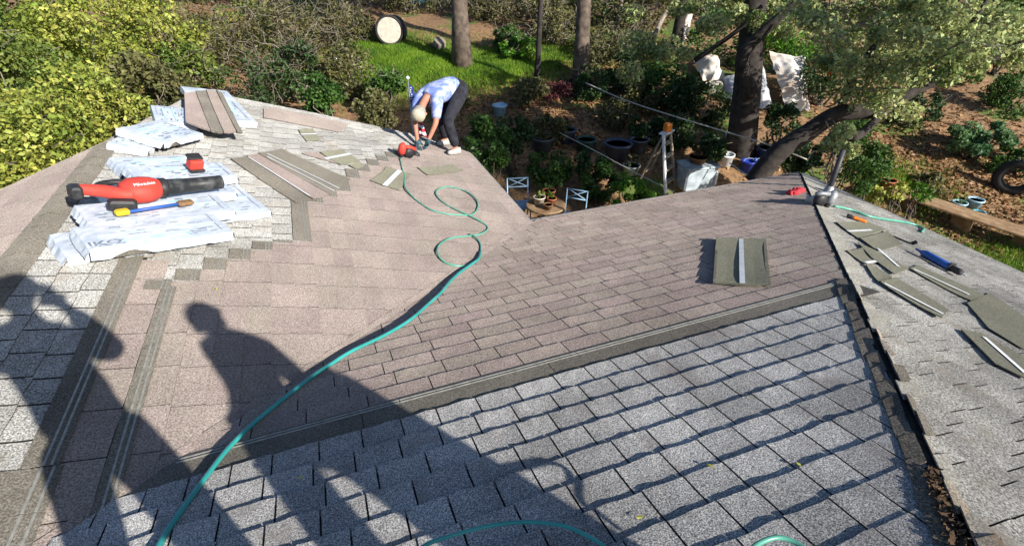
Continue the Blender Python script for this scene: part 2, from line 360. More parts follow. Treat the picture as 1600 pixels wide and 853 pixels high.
# ------------------------------------------------------------------ the house
house = thing('house', 'low pitched shingle roofed house being reroofed, brown new and grey old shingles', 'house')
def WL(c, s, h=0): return Vector((s, c, CL - T*s)) + NL*h           # c = Y, s = X
def WR(c, s, h=0): return Vector((c, s, CR - T*s)) + NR*h           # c = X, s = Y
def WRR(c, s, h=0): return Vector((s, c, CRR - T*s)) + NL*h
NLL = Vector((-T, 0, 1)).normalized()
def WLL(c, s, h=0): return Vector((-s, c, RIDGE_Z - T*(s + RIDGE_X))) + NLL*h   # s = -X
FR_L = frame((1, 0, -T), NL); FR_R = frame((0, 1, -T), NR); FR_LL = frame((-1, 0, -T), NLL)
L_POLY = [(EAVE_X, EAVE_X - VAL), (EAVE_X, 7.45), (1.62, 7.97), (.1, 8.33), (-1.05, 8.5), (-1.5, 8.15), (RIDGE_X, 6.1), (RIDGE_X, RIDGE_X - VAL)]
MAIN_Z = CR - T*MAIN_Y; HPX = MAIN_Y + HIP
def deck(name, pts, n, label, th=.1):
    o = MB().prism(pts, th, n).build(name, 'deck', house); tag(o, label); return o
dL = deck('roof_slope', [WL(y, x, -.004) for x, y in L_POLY], NL, 'slope of the far wing half covered in new brown shingles')
dR = deck('roof_slope', [WR(x, y, -.004) for x, y in [(EAVE_Y+VAL, EAVE_Y), (EAVE_Y+HIP, EAVE_Y), (HPX, MAIN_Y), (-9, MAIN_Y), (-9, .75), (RIDGE_X, RIDGE_X-VAL)]], NR, 'front slope, brown shingles below and grey shingles above')
dRR = deck('roof_slope', [WRR(y, x, -.004) for x, y in [(EAVE_RX, EAVE_Y), (EAVE_RX, 2*MAIN_Y-EAVE_Y), (HPX, MAIN_Y)]], NL, 'right hip slope with old grey shingles')
dLL = deck('roof_slope', [WLL(y, -x, -.004) for x, y in [(RIDGE_X, 6.1), (-6.0, 4.2), (-6.0, 4.9-.0), (-6.0, 3.3), (RIDGE_X, RIDGE_X-VAL)]][:2] + [WLL(3.2, 6.0, -.004), WLL(RIDGE_X-VAL, -RIDGE_X, -.004)], NLL, 'brown shingled slope beyond the ridge')
deck('roof_slope', [Vector((HPX, MAIN_Y, MAIN_Z)), Vector((EAVE_RX, 2*MAIN_Y-EAVE_Y, EAVE_Z)), Vector((-9, 2*MAIN_Y-EAVE_Y, EAVE_Z)), Vector((-9, MAIN_Y, MAIN_Z))], Vector((0, -T, 1)).normalized(), 'rear slope of the main roof')
# walls
wb = MB(); GB = -5.4; WT = EAVE_Z - .11
wb.box((-2.0, 4.6, (GB+WT)/2), (7.3, 4.4, WT-GB)); wb.build('wall', 'siding', house)
wb = MB(); wb.box((-1.5, -1.8, (GB+WT)/2), (15, 13, WT-GB)); wb.build('wall', 'siding', house)
# fascia boards under the eaves
for a, b, nn in (((EAVE_X, EAVE_Y), (EAVE_X, 7.45), (1,0)), ((EAVE_X, EAVE_Y), (EAVE_RX, EAVE_Y), (0,1)), ((EAVE_RX, EAVE_Y), (EAVE_RX, -6), (1,0))):
    off = Vector((nn[0], nn[1], 0))*.016
    MB().bar(Vector((*a, EAVE_Z-.10))+off, Vector((*b, EAVE_Z-.10))+off, .022, .17).build('fascia_board', 'wood', house)
    off = Vector((nn[0], nn[1], 0))*.034
    MB().bar(Vector((*a, EAVE_Z-.018))+off, Vector((*b, EAVE_Z-.018))+off, .012, .03).build('drip_edge', 'metal', house)
for a, b in zip(L_POLY[1:6], L_POLY[2:7]):
    MB().bar(WL(a[1], a[0], -.09), WL(b[1], b[0], -.09), .03, .16).build('rake_board', 'wood', house)

# --- shingles
EXP = .145
def tab_variant(name, curl, jit, th=.0075, seed=0, nx=4, lap=.03):
    r = random.Random(seed); Ln = (EXP + lap)*K; b = MB(); top = []; bot = []
    for j, fy in enumerate((-1, -.45, 0)):
        for i in range(nx+1):
            x = -.5 + i/nx; y = fy*Ln + (r.uniform(-jit, jit) if j == 2 else 0)
            z = .002 + (th-.002)*(1+fy)**1.3 + (max(0, r.gauss(curl*.5, curl)) if j == 2 else 0)
            top.append((x, y, z))
    bot = [(-.5 + i/nx, top[2*(nx+1)+i][1], max(.0004, top[2*(nx+1)+i][2]-th+.001)) for i in range(nx+1)]
    k = nx+1; vs = top + bot + [(-.5, -Ln, 0), (.5, -Ln, 0)]
    fs = [(j*k+i, j*k+i+1, (j+1)*k+i+1, (j+1)*k+i) for j in range(2) for i in range(nx)]
    fs = [f[::1] for f in fs] + [(2*k+i, 2*k+i+1, 3*k+i+1, 3*k+i) for i in range(nx)]
    fs += [(0, k, 2*k, 3*k, 4*k), (nx, 4*k+1, 3*k+nx, 2*k+nx, k+nx)]
    b.add(vs, fs); me = b.mesh(name); me.polygons.foreach_set('material_index', [0]*(2*nx) + [1]*(nx+2)); return me
def clip(poly, a, b):                       # keep the left side of a->b
    out = []
    sd = lambda p: (b[0]-a[0])*(p[1]-a[1]) - (b[1]-a[1])*(p[0]-a[0])
    for i in range(len(poly)):
        p, q = poly[i], poly[(i+1) % len(poly)]; sp, sq = sd(p), sd(q)
        if sp >= 0: out.append(p)
        if (sp >= 0) != (sq >= 0):
            t = sp/(sp-sq); out.append((p[0]+(q[0]-p[0])*t, p[1]+(q[1]-p[1])*t))
    return out
def area(p): return .5*sum(p[i][0]*p[(i+1)%len(p)][1]-p[(i+1)%len(p)][0]*p[i][1] for i in range(len(p)))
def ccw(p): return p if area(p) > 0 else p[::-1]
def pix(p):
    r = p.x*CYW - p.y*SY; hf = p.x*SY + p.y*CYW
    fw = hf*CP - p.z*SP; up = hf*SP + p.z*CP
    return (CX + F_PX*r/fw, CY - F_PX*up/fw, fw) if fw > .05 else (1e6, 1e6, .05)
def lay(tabs, W, FR, poly, parent, kind, m, name, limit=300, th=.0075, extra=0.0):
    """tabs: (c0, c1, s_butt, lap) list in plan coords (c, s); poly: ccw region in (c, s)"""
    poly = ccw(poly); res = []
    for (c0, c1, sb, lp) in tabs:
        rect = ccw([(c0, sb-EXP-lp), (c1, sb-EXP-lp), (c1, sb), (c0, sb)]); full = abs(area(rect)); cl = rect
        for i in range(len(poly)):
            cl = clip(cl, poly[i], poly[(i+1) % len(poly)])
            if len(cl) < 3: break
        if len(cl) < 3 or abs(area(cl)) < .0012: continue
        u, v, d = pix(W((c0+c1)/2, sb-EXP/2)); vis = (-60 < u < 1660 and -60 < v < 920)
        res.append((vis/(d*d)*abs(area(cl)), c0, c1, sb, cl, abs(area(cl)) > full*.995))
    res.sort(key=lambda r: -r[0]); big = MB(); nb = 0
    for i, (sc, c0, c1, sb, cl, ok) in enumerate(res):
        ind = i < limit and sc > 0
        cc = (c0+c1)/2; org = W(cc, sb, extra)
        if ok:
            me = random.choice(kind)
            if ind:
                o = link(name, me, parent); sx = (c1-c0)
                o.matrix_world = Matrix.Translation(org) @ FR.to_4x4() @ Matrix.Diagonal((sx, 1, 1, 1))
                continue
            mt = Matrix.Translation(org) @ FR.to_4x4() @ Matrix.Diagonal((c1-c0, 1, 1, 1))
            big.add([mt @ v.co for v in me.vertices], [tuple(p.vertices) for p in me.polygons]); big.m[-len(me.polygons):] = [p.material_index for p in me.polygons]
        else:
            hz = lambda s: .002 + (th-.002)*max(0, min(1, 1-(sb-s)/EXP)) + extra
            tp = [W(c, s, hz(s)) for c, s in cl]; bt = [W(c, s, 0) for c, s in cl]; n = len(cl)
            fs = [tuple(range(n)), tuple(range(2*n-1, n-1, -1))] + [(q, n+q, n+(q+1)%n, (q+1)%n) for q in range(n)]
            ups = (tp[1]-tp[0]).cross(tp[2]-tp[0]).dot(FR.col[2])
            if ups < 0: fs = [f[::-1] for f in fs]
            one = MB() if ind else big; one.add(tp+bt, fs); one.m[-len(fs):] = [0] + [1]*(len(fs)-1)
            if ind: one.build(name, [m, 'edge'], parent, origin=org)
        if not ind: nb += 1
    if nb: tag(big.build('shingle_field', [m, 'edge'], parent), kind='stuff')
def variants(name, m, curl, jit, th, n=8):
    out = []
    for i in range(n):
        me = tab_variant(name, curl, jit, th, 100+i); me.materials.append(M[m]); me.materials.append(M['edge']); out.append(me)
    return out
V_br = variants('brown_shingle', 'brown', .0012, .0025, .010)
V_brR = variants('brown_shingle', 'brownR', .0012, .002, .0072)
V_gr = variants('grey_shingle', 'grey', .002, .005, .0085)
V_grR = variants('grey_shingle', 'greyR', .0013, .0040, .0125, 16)
def course(c0, c1, sb, w, gap, off, jitw=0, lap=.03):
    out = []; c = c0 - off
    while c < c1:
        ww = w + random.uniform(-jitw, jitw)
        a, b = c + gap/2, c + ww - gap/2
        if b > c0 and a < c1 and b - a > .01: out.append((max(a, c0), min(b, c1), sb, lap))
        c += ww
    return out
# front slope R: region between valley and hip
R_POLY = [(EAVE_Y+VAL-.0, EAVE_Y+.02), (EAVE_Y+HIP, EAVE_Y+.02), (MAIN_Y+HIP-.0, MAIN_Y), (-6, MAIN_Y), (-6, .72), (RIDGE_X, RIDGE_X-VAL)]
R_TRI = [(EAVE_Y+.02+VAL+.01, EAVE_Y+.02), (EAVE_Y+.02+HIP-.03, EAVE_Y+.02), (MAIN_Y+HIP-.03, MAIN_Y), (MAIN_Y+VAL+.01, MAIN_Y)]
R_LINE = 1.95
tb = []
for k in range(0, 23):
    sb = min(R_LINE + EXP*(k+1), EAVE_Y+.018)
    tb += course(sb+VAL-.6, sb+HIP+.3, sb, .292, .006, random.choice((0, .146, .07, .22))+random.uniform(-.01, .01), .05)
lay(tb, WR, FR_R, R_TRI, dR, V_brR, 'brownR', 'brown_shingle', 300, .0062)
tb = []
for k in range(0, 26):
    sb = 1.765 - EXP*k
    tb += course(sb+VAL-.6, sb+HIP-.15, sb, .185, .0075, .09*(k % 2) + random.uniform(-.03, .03), .032)
lay(tb, WR, FR_R, R_TRI, dR, V_grR, 'greyR', 'grey_shingle', 300, .0098, .0015)
def strip(W, c0, c1, s0, s1, m, parent, name, h=.004, seg=None):
    seg = seg or 1.0; c = c0
    while c < c1 - 1e-4:
        d = min(c+seg, c1)
        p = [W(c+.002, s0, h), W(d-.002, s0, h), W(d-.002, s1, h+.002), W(c+.002, s1, h+.002)]
        MB().prism(p, .004, (p[1]-p[0]).cross(p[2]-p[0]).normalized() if ((p[1]-p[0]).cross(p[2]-p[0])).z > 0 else (p[2]-p[0]).cross(p[1]-p[0]).normalized()).build(name, m, parent, origin=p[0])
        c = d
# exposed headlap strip between the new and the old courses
strip(WR, R_LINE-.19+VAL+.02, R_LINE-.05+HIP, 1.70, R_LINE+.008, 'headlap', dR, 'headlap_strip', .0052)
for q in (R_LINE-.012, R_LINE-.035):
    strip(WR, R_LINE+VAL+.02, R_LINE-.05+HIP, q-.0035, q+.0035, 'sealant', dR, 'sealant_line', .0085, 1.0)
# wing slope L
L_CS = [(y, x) for x, y in L_POLY]
L_CS = [(c, s) for c, s in L_CS]
LX0 = -1.09
TBL = [(-1.09, 3.36), (-.945, 3.5), (-.80, 3.66), (-.655, 3.83), (-.51, 3.99), (-.365, 4.13), (-.22, 4.16), (-.10, 5.0), (.2, 5.37), (.36, 5.85), (.73, 6.46), (1.28, 7.2), (1.78, 7.73), (2.2, 8)]
def yb(x): return float(np.interp(x, [a for a, _ in TBL], [b for _, b in TBL]))
tbB, tbG = [], []; ends = []
for k in range(0, 24):
    sb = min(LX0 + EXP*k, EAVE_X+.016); ye = yb(sb-.02); ends.append((sb, ye))
    if k == 0: continue
    tbB += [(max(a, b_), c, d, e) for a, b_, c, d, e in [(t[0], -9, t[1], t[2], t[3]) for t in course(sb-EXP-VAL-.5, ye, sb, .30, .0045, [0, .15][k % 2] + random.uniform(-.006, .006), 0, .05)]]
    tbG += course(ye+.003, 8.6, sb, .20, .011, random.uniform(0, .2), .025)
for k in range(-6, 1):
    sb = LX0 + EXP*k
    tbG += course(3.4 if k == 0 else (3.78 if k == -1 else -.5), 8.6, sb, .20, .011, random.uniform(0, .2), .025)
tbB += course(.6, 3.75, -1.135, .30, .0062, .1, 0, .035)
lay(tbB, WL, FR_L, L_CS, dL, V_br, 'brown', 'brown_shingle', 300, .010)
lay(tbG, WL, FR_L, L_CS, dL, V_gr, 'grey', 'grey_shingle', 300, .007)
for (s0, y0), (s1, y1) in zip(ends[:-1], ends[1:]):
    if y1 - y0 > .03 and s1 < 1.6:
        strip(WL, y0+.006, y1, s0-.135, s0+.004, 'headlap', dL, 'headlap_strip', .0125)
        for q in (s0-.022, s0-.045): strip(WL, y0+.006, y1, q-.004, q+.004, 'sealant', dL, 'sealant_line', .0155)
for (xa, xb, ya, yb_, lines) in ((-1.132, -1.054, .75, 3.4, (-1.098, -1.072)), (-1.41, -1.285, 1.98, 3.92, (-1.312, -1.338)), (-1.50, -1.27, .75, 1.975, (-1.30, -1.34))):
    strip(WL, ya, yb_, xa, xb, 'headlap', dL, 'headlap_strip', .0135)
    for q in lines: strip(WL, ya, yb_, q-.0045, q+.0045, 'sealant', dL, 'sealant_line', .0165)
# cut edge of the shingles along the valley: thin raised lip, course by course
for k in range(0, 42):
    y0 = 1.0 + k*.103; a, b = y0, y0+.1
    if b > EAVE_Y: break
    p = [WL(a, a+VAL-.05, .0105), WL(b, b+VAL-.05, .0105), WL(b, b+VAL+.012+random.uniform(0, .012), .012), WL(a, a+VAL+.012+random.uniform(0, .012), .012)]
    MB().prism(p, .006, NL).build('valley_edge_shingle', 'brown', dL, origin=p[0])
# right hip slope RR
RR_CS = [(EAVE_Y+.02, EAVE_RX), (-4.0, EAVE_RX), (-4.0, -.5), (MAIN_Y, HPX+.03), (EAVE_Y-.03, EAVE_Y+HIP)]
tb = []
for k in range(0, 50):
    sb = EAVE_RX + .018 - EXP*k
    tb += course(-4, min(EAVE_Y+.02, sb-HIP+.3), sb, .21, .0065, random.uniform(0, .2), .05)
V_rr = variants('grey_shingle', 'greyRR', .002, .008, .0075)
lay(tb, WRR, FR_L, [(EAVE_Y-.02, EAVE_RX+.02), (-4.0, EAVE_RX+.02), (-4.0, -4.0+HIP+.03), (EAVE_Y-.02, EAVE_Y-.02+HIP+.02)], dRR, V_rr, 'greyRR', 'grey_shingle', 300, .0075)
# slope LL beyond the ridge
tb = []
for k in range(1, 29):
    sb = -RIDGE_X + EXP*k
    tb += course(-1, 6.2, sb, .30, .004, random.uniform(0, .3), 0, .04)
lay(tb, WLL, FR_LL, [(6.1, -RIDGE_X), (4.2, 6.0), (3.2, 6.0), (RIDGE_X-VAL, -RIDGE_X)], dLL, V_br, 'brown', 'brown_shingle', 200, .0065)
# ridge caps of the wing: bent over the ridge
capm = MB()
for k in range(26):
    y0 = .95 + k*.2; y1 = y0 + .235
    if y1 > 6.15: break
    w = .105; r = random.uniform(-.006, .006); b = MB()
    lift0, lift1 = .018, .011
    tp = [WL(y0, RIDGE_X+w+r, lift0), WL(y1, RIDGE_X+w+r, lift1), Vector((RIDGE_X, y1, RIDGE_Z+lift1*1.2)), Vector((RIDGE_X, y0, RIDGE_Z+lift0*1.2)), WLL(y1, -RIDGE_X+w, lift1), WLL(y0, -RIDGE_X+w, lift0)]
    lo = [t - Vector((0, 0, .006)) for t in tp]
    b.add(tp+lo, [(0,1,2,3), (3,2,4,5), (0,3,9,6), (3,5,11,9), (0,6,7,1), (5,4,10,11), (1,7,8,2), (2,8,10,4), (6,9,8,7), (9,11,10,8)])
    b.build('ridge_cap_shingle', 'headlap', house, origin=tp[3])
# old hip line: worn caps either side of an open joint
for k in range(70):
    a = -1.6 + k*.095; b_ = a + .098
    if b_ > 5.05: break
    old = a < R_LINE - .12
    wl_ = (.095 if old else .05) + random.uniform(-.012, .012); wr_ = (.085 if old else .19) + (random.uniform(-.05, .08) if old else random.uniform(-.03, .03))
    if old:
        g = .035 + random.uniform(-.012, .02)
        p = [WR(a+HIP-g, a, .010 + random.uniform(0, .008)), WR(b_+.03+HIP-g-random.uniform(-.01, .02), b_+.03, .014 + random.uniform(0, .008)), WR(b_+.03+HIP-wl_-.03, b_+.03, .016), WR(a+HIP-wl_-.03, a, .012)]
        MB().prism(p, .006, NR).build('hip_cap_shingle', 'cap', house, origin=p[0])
    e = random.uniform(-.012, .012) if old else random.uniform(0, .005)
    lift = random.uniform(.014, .032) if old else .011
    p = [WRR(a, a+HIP-.004+e, lift), WRR(b_+.012, b_+.012+HIP-.004+e+(random.uniform(-.012, .006) if old else 0), lift+.004), WRR(b_+.012, b_+HIP+wr_, .009), WRR(a, a+HIP+wr_+random.uniform(-.03, .03), .008)]
    MB().prism(p, .006, NL).build('hip_cap_shingle', 'capgrey' if not old else random.choice(('cap', 'capb', 'capgrey', 'capgrey')), house, origin=p[0])
# vent pipe and flashing, then an added chimney (unseen, behind the viewer)
vp = hRR(1293, 303)
pb = MB(); pb.tube([vp + Vector((0,0,-.05)), vp + Vector((0,0,.56))], .031, 14, cap=True); pv = pb.build('vent_pipe', 'pipe', house, True, origin=vp)
fb = MB(); fb.lathe([(.11, -.03), (.105, .0), (.065, .03), (.045, .09), (.035, .11)], 16, c=vp); fb.build('pipe_flashing', 'metal', house, True, origin=vp)
fb = MB(); fb.prism([vp + FR_L @ Vector((x, y, .02)) for x, y in ((-.15, -.16), (.15, -.16), (.15, .12), (-.15, .12))], .004, NL); fb.build('flashing_plate', 'metal', house, origin=vp)
# unseen chimney added at the right rear to cast the straight edged shadow
ch = Vector((1.385, -1.10, 0)); cb = MB(); cw, cd = .31, .42; ang = math.atan2(.803, -.4)
crot = Matrix.Rotation(ang - math.pi/2, 3, 'Z'); ztop = -.30; zb = -2.2
for row in range(23):
    z = ztop - .04 - row*.077
    for sd_ in range(4):
        ln = (cw, cd)[sd_ % 2]; nn = 2; sh = (row % 2)*.5
        for q in range(nn):
            c0 = -ln/2 + q*ln/nn; L_ = ln/nn - .01
            off = {0: (c0+L_/2, -cd/2), 1: (cw/2, c0+L_/2), 2: (c0+L_/2, cd/2), 3: (-cw/2, c0+L_/2)}[sd_]
            dim = (L_, .10, .066) if sd_ % 2 == 0 else (.10, L_ - .1, .066)
            cb = MB().box((0, 0, 0), dim, crot)
            bo = cb.build('added_chimney_brick', 'brick', house); bo.location = ch + crot @ Vector((*off, 0)) + Vector((0, 0, z))
MB().box((ch.x, ch.y, (ztop-.03+zb)/2), (cw-.02, cd-.02, ztop-.03-zb), crot).build('added_chimney_core', 'concrete', house)
MB().box((ch.x, ch.y, ztop-.02), (cw+.06, cd+.1, .05), crot, bev=.01).build('added_chimney_crown', 'concrete', house)

# ------------------------------------------------------------------ things lying on the roof
def on_plane(pos, n, dirv):
    n = Vector(n).normalized(); x = Vector(dirv); x = (x - n*x.dot(n)).normalized(); y = n.cross(x)
    return Matrix.Translation(pos) @ Matrix((x, y, n)).transposed().to_4x4()
def loose(px, hit_f, n, label, m='felt', th=.006, h=.012, tape=None, group=None, tw=.03, tape_h=.0055, name='loose_shingle', bow=.0):
    P = [hit_f(u, v, h+th) for u, v in px]; c = sum(P, Vector())/len(P)
    # slightly bowed slab with ragged edges
    if len(P) == 4:
        N1, N2 = 12, 4; vs = []; ph = random.uniform(0, 9); n_ = Vector(n)
        for j in range(N2+1):
            for i in range(N1+1):
                a, b_ = i/N1, j/N2; q = (P[0]*(1-b_)+P[3]*b_)*(1-a) + (P[1]*(1-b_)+P[2]*b_)*a
                if (P[1]-P[0]).length < (P[3]-P[0]).length: q = (P[0]*(1-b_)+P[1]*b_)*(1-a) + (P[3]*(1-b_)+P[2]*b_)*a
                z = .0035*math.sin(a*5+ph)*math.sin(b_*3+ph) + (.006*(2*a-1)**4 + .004*abs(2*b_-1)**3) - .003
                if i in (0, N1) or j in (0, N2): q = q + (q-c)*random.uniform(-.012, .012)
                vs.append(q + n_*max(z, -.004))
        k = N1+1; V = vs + [v - n_*th for v in vs]; o_ = len(vs)
        f = [(j*k+i, j*k+i+1, (j+1)*k+i+1, (j+1)*k+i) for j in range(N2) for i in range(N1)]
        if (V[1]-V[0]).cross(V[k]-V[0]).dot(n_) < 0: f = [q[::-1] for q in f]
        rim = [(i,) for i in range(0)]
        bnd = list(range(k)) + [j*k+N1 for j in range(1, N2+1)] + [N2*k+i for i in range(N1-1, -1, -1)] + [j*k for j in range(N2-1, 0, -1)]
        f += [tuple(o_+x for x in q[::-1]) for q in f[:]] + [(bnd[q], bnd[(q+1) % len(bnd)], o_+bnd[(q+1) % len(bnd)], o_+bnd[q]) for q in range(len(bnd))]
        b = MB().add(V, f)
    else: b = MB().prism(P, th, n)
    o = b.build(name, m, origin=c); tag(o, label, 'shingle', group)
    if tape:
        for (u0, v0), (u1, v1) in tape:
            a = hit_f(u0, v0, h+th+tape_h); d = hit_f(u1, v1, h+th+tape_h); s = (d-a).cross(Vector(n)).normalized()*tw/2
            MB().prism([a+s, d+s, d-s, a-s], .001, n).build('release_tape', 'tape', o, origin=None).location = -c
    return o
loose([(361,249),(384,244),(487,312),(462,317)], hL, NL, 'long dark loose shingle nearest the white bundles, below its brown neighbour', 'headlap', .008, .012)
loose([(386,244),(402,240),(514,304),(489,311)], hL, NL, 'narrow brown loose shingle between two dark strips beside the bundles', 'brown', .008, .016, [((388,245),(489,309))], None, .014)
loose([(404,240),(440,233),(548,281),(516,304)], hL, NL, 'wide dark loose shingle with a seal line, right of the narrow brown one', 'headlap', .008, .014, [((418,240),(530,294)),((411,241),(522,298))], None, .012)
loose([(466,203),(489,201),(500,219),(479,221)], hL, NL, 'small dark offcut with a pale line on grey shingles near the far edge', 'felt', .007, .012, [((470,210),(494,209))], None, .035)
loose([(472,240),(495,238),(528,256),(498,248)], hL, NL, 'brown sliver of shingle left of the taped offcut', 'brown', .006, .012)
loose([(500,238),(534,234),(562,251),(532,258)], hL, NL, 'dark offcut with pale tape across it, on grey shingles left of the tan block', 'felt', .008, .014, [((508,248),(548,240))], None, .05)
loose([(579,283),(605,261),(643,272),(624,297)], hL, NL, 'dark square shingle piece with white tape under the green hose', 'felt', .009, .010, [((601,290),(625,266))], None, .06)
loose([(652,262),(708,258),(725,267),(668,274)], hL, NL, 'flat dark shingle piece in front of the worker', 'felt', .007, .010)
loose([(412,169),(426,168),(545,193),(530,206),(412,183)], hL, NL, 'long brown shingle lying along the far roof edge', 'brown', .012, .014)
loose([(545,258),(560,252),(570,258),(556,264)], hL, NL, 'little brown scrap of shingle left of the red nail gun', 'felt', .01, .012)
sq = loose([(1119,372),(1196,374),(1203,446),(1114,441)], hR, NR, 'olive shingle with a white tape down its middle on the front slope', 'felt', .016, .014, [((1158,373),(1160,442))], None, .035)
for cpx in ([(1119,372),(1122,372),(1118,441),(1114,441)], [(1193,374),(1197,374),(1204,446),(1198,446)]):
    P = [hR(u, v, .0325) for u, v in cpx]; MB().prism(P, .003, NR).build('edge_band', 'headlap', sq).location = -sq.location
RRL = [([(1306,348),(1352,345),(1384,359),(1340,372)], [((1325,361),(1362,359))], 'uppermost olive offcut with white tape on the right slope'),
 ([(1343,373),(1386,361),(1410,382),(1372,392)], None, 'plain olive offcut below the topmost one on the right slope'),
 ([(1340,378),(1368,391),(1421,419),(1398,428),(1362,402)], [((1372,388),(1404,416))], 'slim taped olive shingle left of the blue tool'),
 ([(1322,392),(1346,388),(1374,408),(1352,413)], [((1353,410),(1374,407))], 'small taped olive offcut nearest the hip on the right slope'),
 ([(1352,413),(1370,417),(1394,433),(1372,440)], None, 'small plain offcut at the head of the long taped strip'),
 ([(1374,441),(1400,433),(1482,484),(1470,497)], [((1380,441),(1474,490))], 'long taped olive strip in the middle of the right slope'),
 ([(1420,420),(1434,414),(1538,461),(1516,470)], [((1428,420),(1515,460))], 'long taped olive strip just below the blue tool'),
 ([(1511,473),(1548,457),(1604,497),(1604,548),(1545,512)], None, 'broad olive shingle at the right edge, the widest of the offcuts'),
 ([(1502,514),(1533,520),(1606,560),(1606,592),(1555,567)], [((1538,526),(1603,583))], 'curling taped shingle at the lower right edge')]
for i, (px, tp, lb) in enumerate(RRL): loose(px, hRR, NL, lb, 'felt', .006, .012 + .004*(i % 3), tp, 'offcuts scattered on the right slope', .028)

# wrapped shingle bundles
def bundle(pos, dirv, n, label, L=1.02, Wd=.345, H=.085, txt=False, dz=0, seed=1, sag=.0):
    r = random.Random(seed); mw = on_plane(Vector(pos) + Vector(n)*dz, n, dirv)
    t = thing('shingle_bundle', label, 'shingle bundle', (0,0,0), None, 'wrapped bundles of shingles'); t.matrix_world = mw
    b = MB()
    for i in range(7): b.box((r.uniform(-.008, .008), r.uniform(-.006, .006), .006 + i*(H-.016)/7 + .005), (L-.06, Wd-.02, (H-.016)/7*.82))
    b.build('shingle_stack', 'headlap', t)
    nx, ny = 26, 10; vs = []; f = []
    for j in range(ny+1):
        for i in range(nx+1):
            x = (i/nx-.5)*L; y = (j/ny-.5)*Wd; e = max(abs(2*i/nx-1)**10, abs(2*j/ny-1)**8)
            z = H + .0022*math.sin(x*9+seed)*math.sin(y*13+seed) + r.gauss(0, .0011) - .003*e
            vs.append((x + r.uniform(-.003, .003), y, z))
    k = nx+1
    for j in range(ny):
        for i in range(nx):
            f.append((j*k+i, j*k+i+1, (j+1)*k+i+1, (j+1)*k+i))
    n0 = len(vs)
    for j, sgn in ((0, -1), (ny, 1)):                          # film turned down over the long sides, torn lower edge
        for i in range(nx+1):
            x, y, z = vs[j*k+i]; vs.append((x, y + sgn*.008, .012 + abs(r.gauss(0, .005)) + (.04*math.sin(math.pi*(i-3)/7) if 3 < i < 10 and sgn < 0 else 0)))
        o = n0 if sgn < 0 else n0+k
        for i in range(nx): f.append((j*k+i, o+i, o+i+1, j*k+i+1) if sgn < 0 else (j*k+i, j*k+i+1, o+i+1, o+i))
    n1 = len(vs)
    for i, sgn in ((0, -1), (nx, 1)):                          # loose flaps at both ends
        for q in range(1, 3):
            for j in range(ny+1):
                x, y, z = vs[j*k+i]; vs.append((x + sgn*(.012*q + r.uniform(0, .01)), y*(1-.03*q), z - .026*q - r.uniform(0, .01)))
    for s_, (i, sgn) in enumerate(((0, -1), (nx, 1))):
        base = n1 + s_*2*(ny+1)
        for j in range(ny):
            f.append((j*k+i, (j+1)*k+i, base+j+1, base+j)); f.append((base+j, base+j+1, base+ny+1+j+1, base+ny+1+j))
    w = MB().add(vs, f).build('wrapper', 'wrap', t, False)
    md = w.modifiers.new('film', 'SOLIDIFY'); md.thickness = .0015
    def dec(x0, x1, y0, y1, m, nm):
        q = MB(); N = 8
        for a in range(N):
            xa, xb = x0+(x1-x0)*a/N, x0+(x1-x0)*(a+1)/N
            q.box(((xa+xb)/2, (y0+y1)/2, H+.0075), (xb-xa, y1-y0, .002))
        q.build(nm, m, t)
    if txt: dec(-L*.27, L*.2, -Wd*.40, -Wd*.24, 'cyan', 'printed_band')
    else: dec(-L*.3, L*.3, Wd*.16, Wd*.26, 'cyan', 'printed_band')
    dec(-L*.40, L*.44, -Wd*.02, Wd*.012, 'cyan', 'printed_band'); dec(-L*.1, L*.40, Wd*.36, Wd*.41, 'print2', 'printed_band'); dec(L*.43, L*.455, -Wd*.4, Wd*.4, 'print2', 'printed_band')
    for q in range(26):
        x = r.uniform(-L*.42, L*.38); y = r.uniform(-Wd*.4, Wd*.38); ln = r.uniform(.015, .08)
        MB().box((x, y, H+.008), (ln, r.uniform(.003, .009), .002)).build('print_mark', 'print', t)
    if txt:
        me = text_mesh('IKO', .085, .002); me.materials.append(M['print'])
        o = link('lettering', me, t, (-L*.385, -Wd*.30, H+.009)); o.scale = (1.25, .85, 1)
    return t
AX = (hL(345, 360, .18) - hL(112, 392, .18)).normalized(); AY = NL.cross(AX)
A0 = hL(112, 393, .175) + AX*.50 + AY*.17 - NL*.175           # centre of the front bundle, on the roof
UP = .088
def edge_pt(u, v, h): return hL(u, v, h) - NL*h
bundle(hL(150, 398) + AY*.06 + AX*.22, AX + AY*.02, NL, 'lower wrapped bundle poking out bottom left under the lettered bundle', L=.80, H=.075, seed=3)
bundle(hL(402, 325) - AX*.42 + AY*.08, AX, NL, 'lower white bundle poking out at the right end of the pile', L=.84, Wd=.62, H=.075, seed=4)
bundle(hL(345, 262) - AX*.50, AX, NL, 'lower white bundle hidden at the back of the blower pile', L=.74, H=.075, seed=5)
EA, EB = edge_pt(347, 346, UP+.085), edge_pt(357, 264, UP+.085); WS = (EB-EA).dot(AY)/3
for k_, (L_, tx_, sd_, lb) in enumerate(((.86, True, 6, 'white wrapped bundle with dark lettering at the near edge of the pile'), (.93, False, 7, 'white wrapped bundle directly under the red leaf blower'),
        (.88, False, 8, 'white wrapped bundle behind the blower nozzle, second from the back'), (.76, False, 9, 'white wrapped bundle at the back carrying the red battery box'))):
    bundle(EA.lerp(EB, k_/3) - AX*L_/2, AX, NL, lb, L=L_, Wd=WS+.015, txt=tx_, dz=UP, seed=sd_)
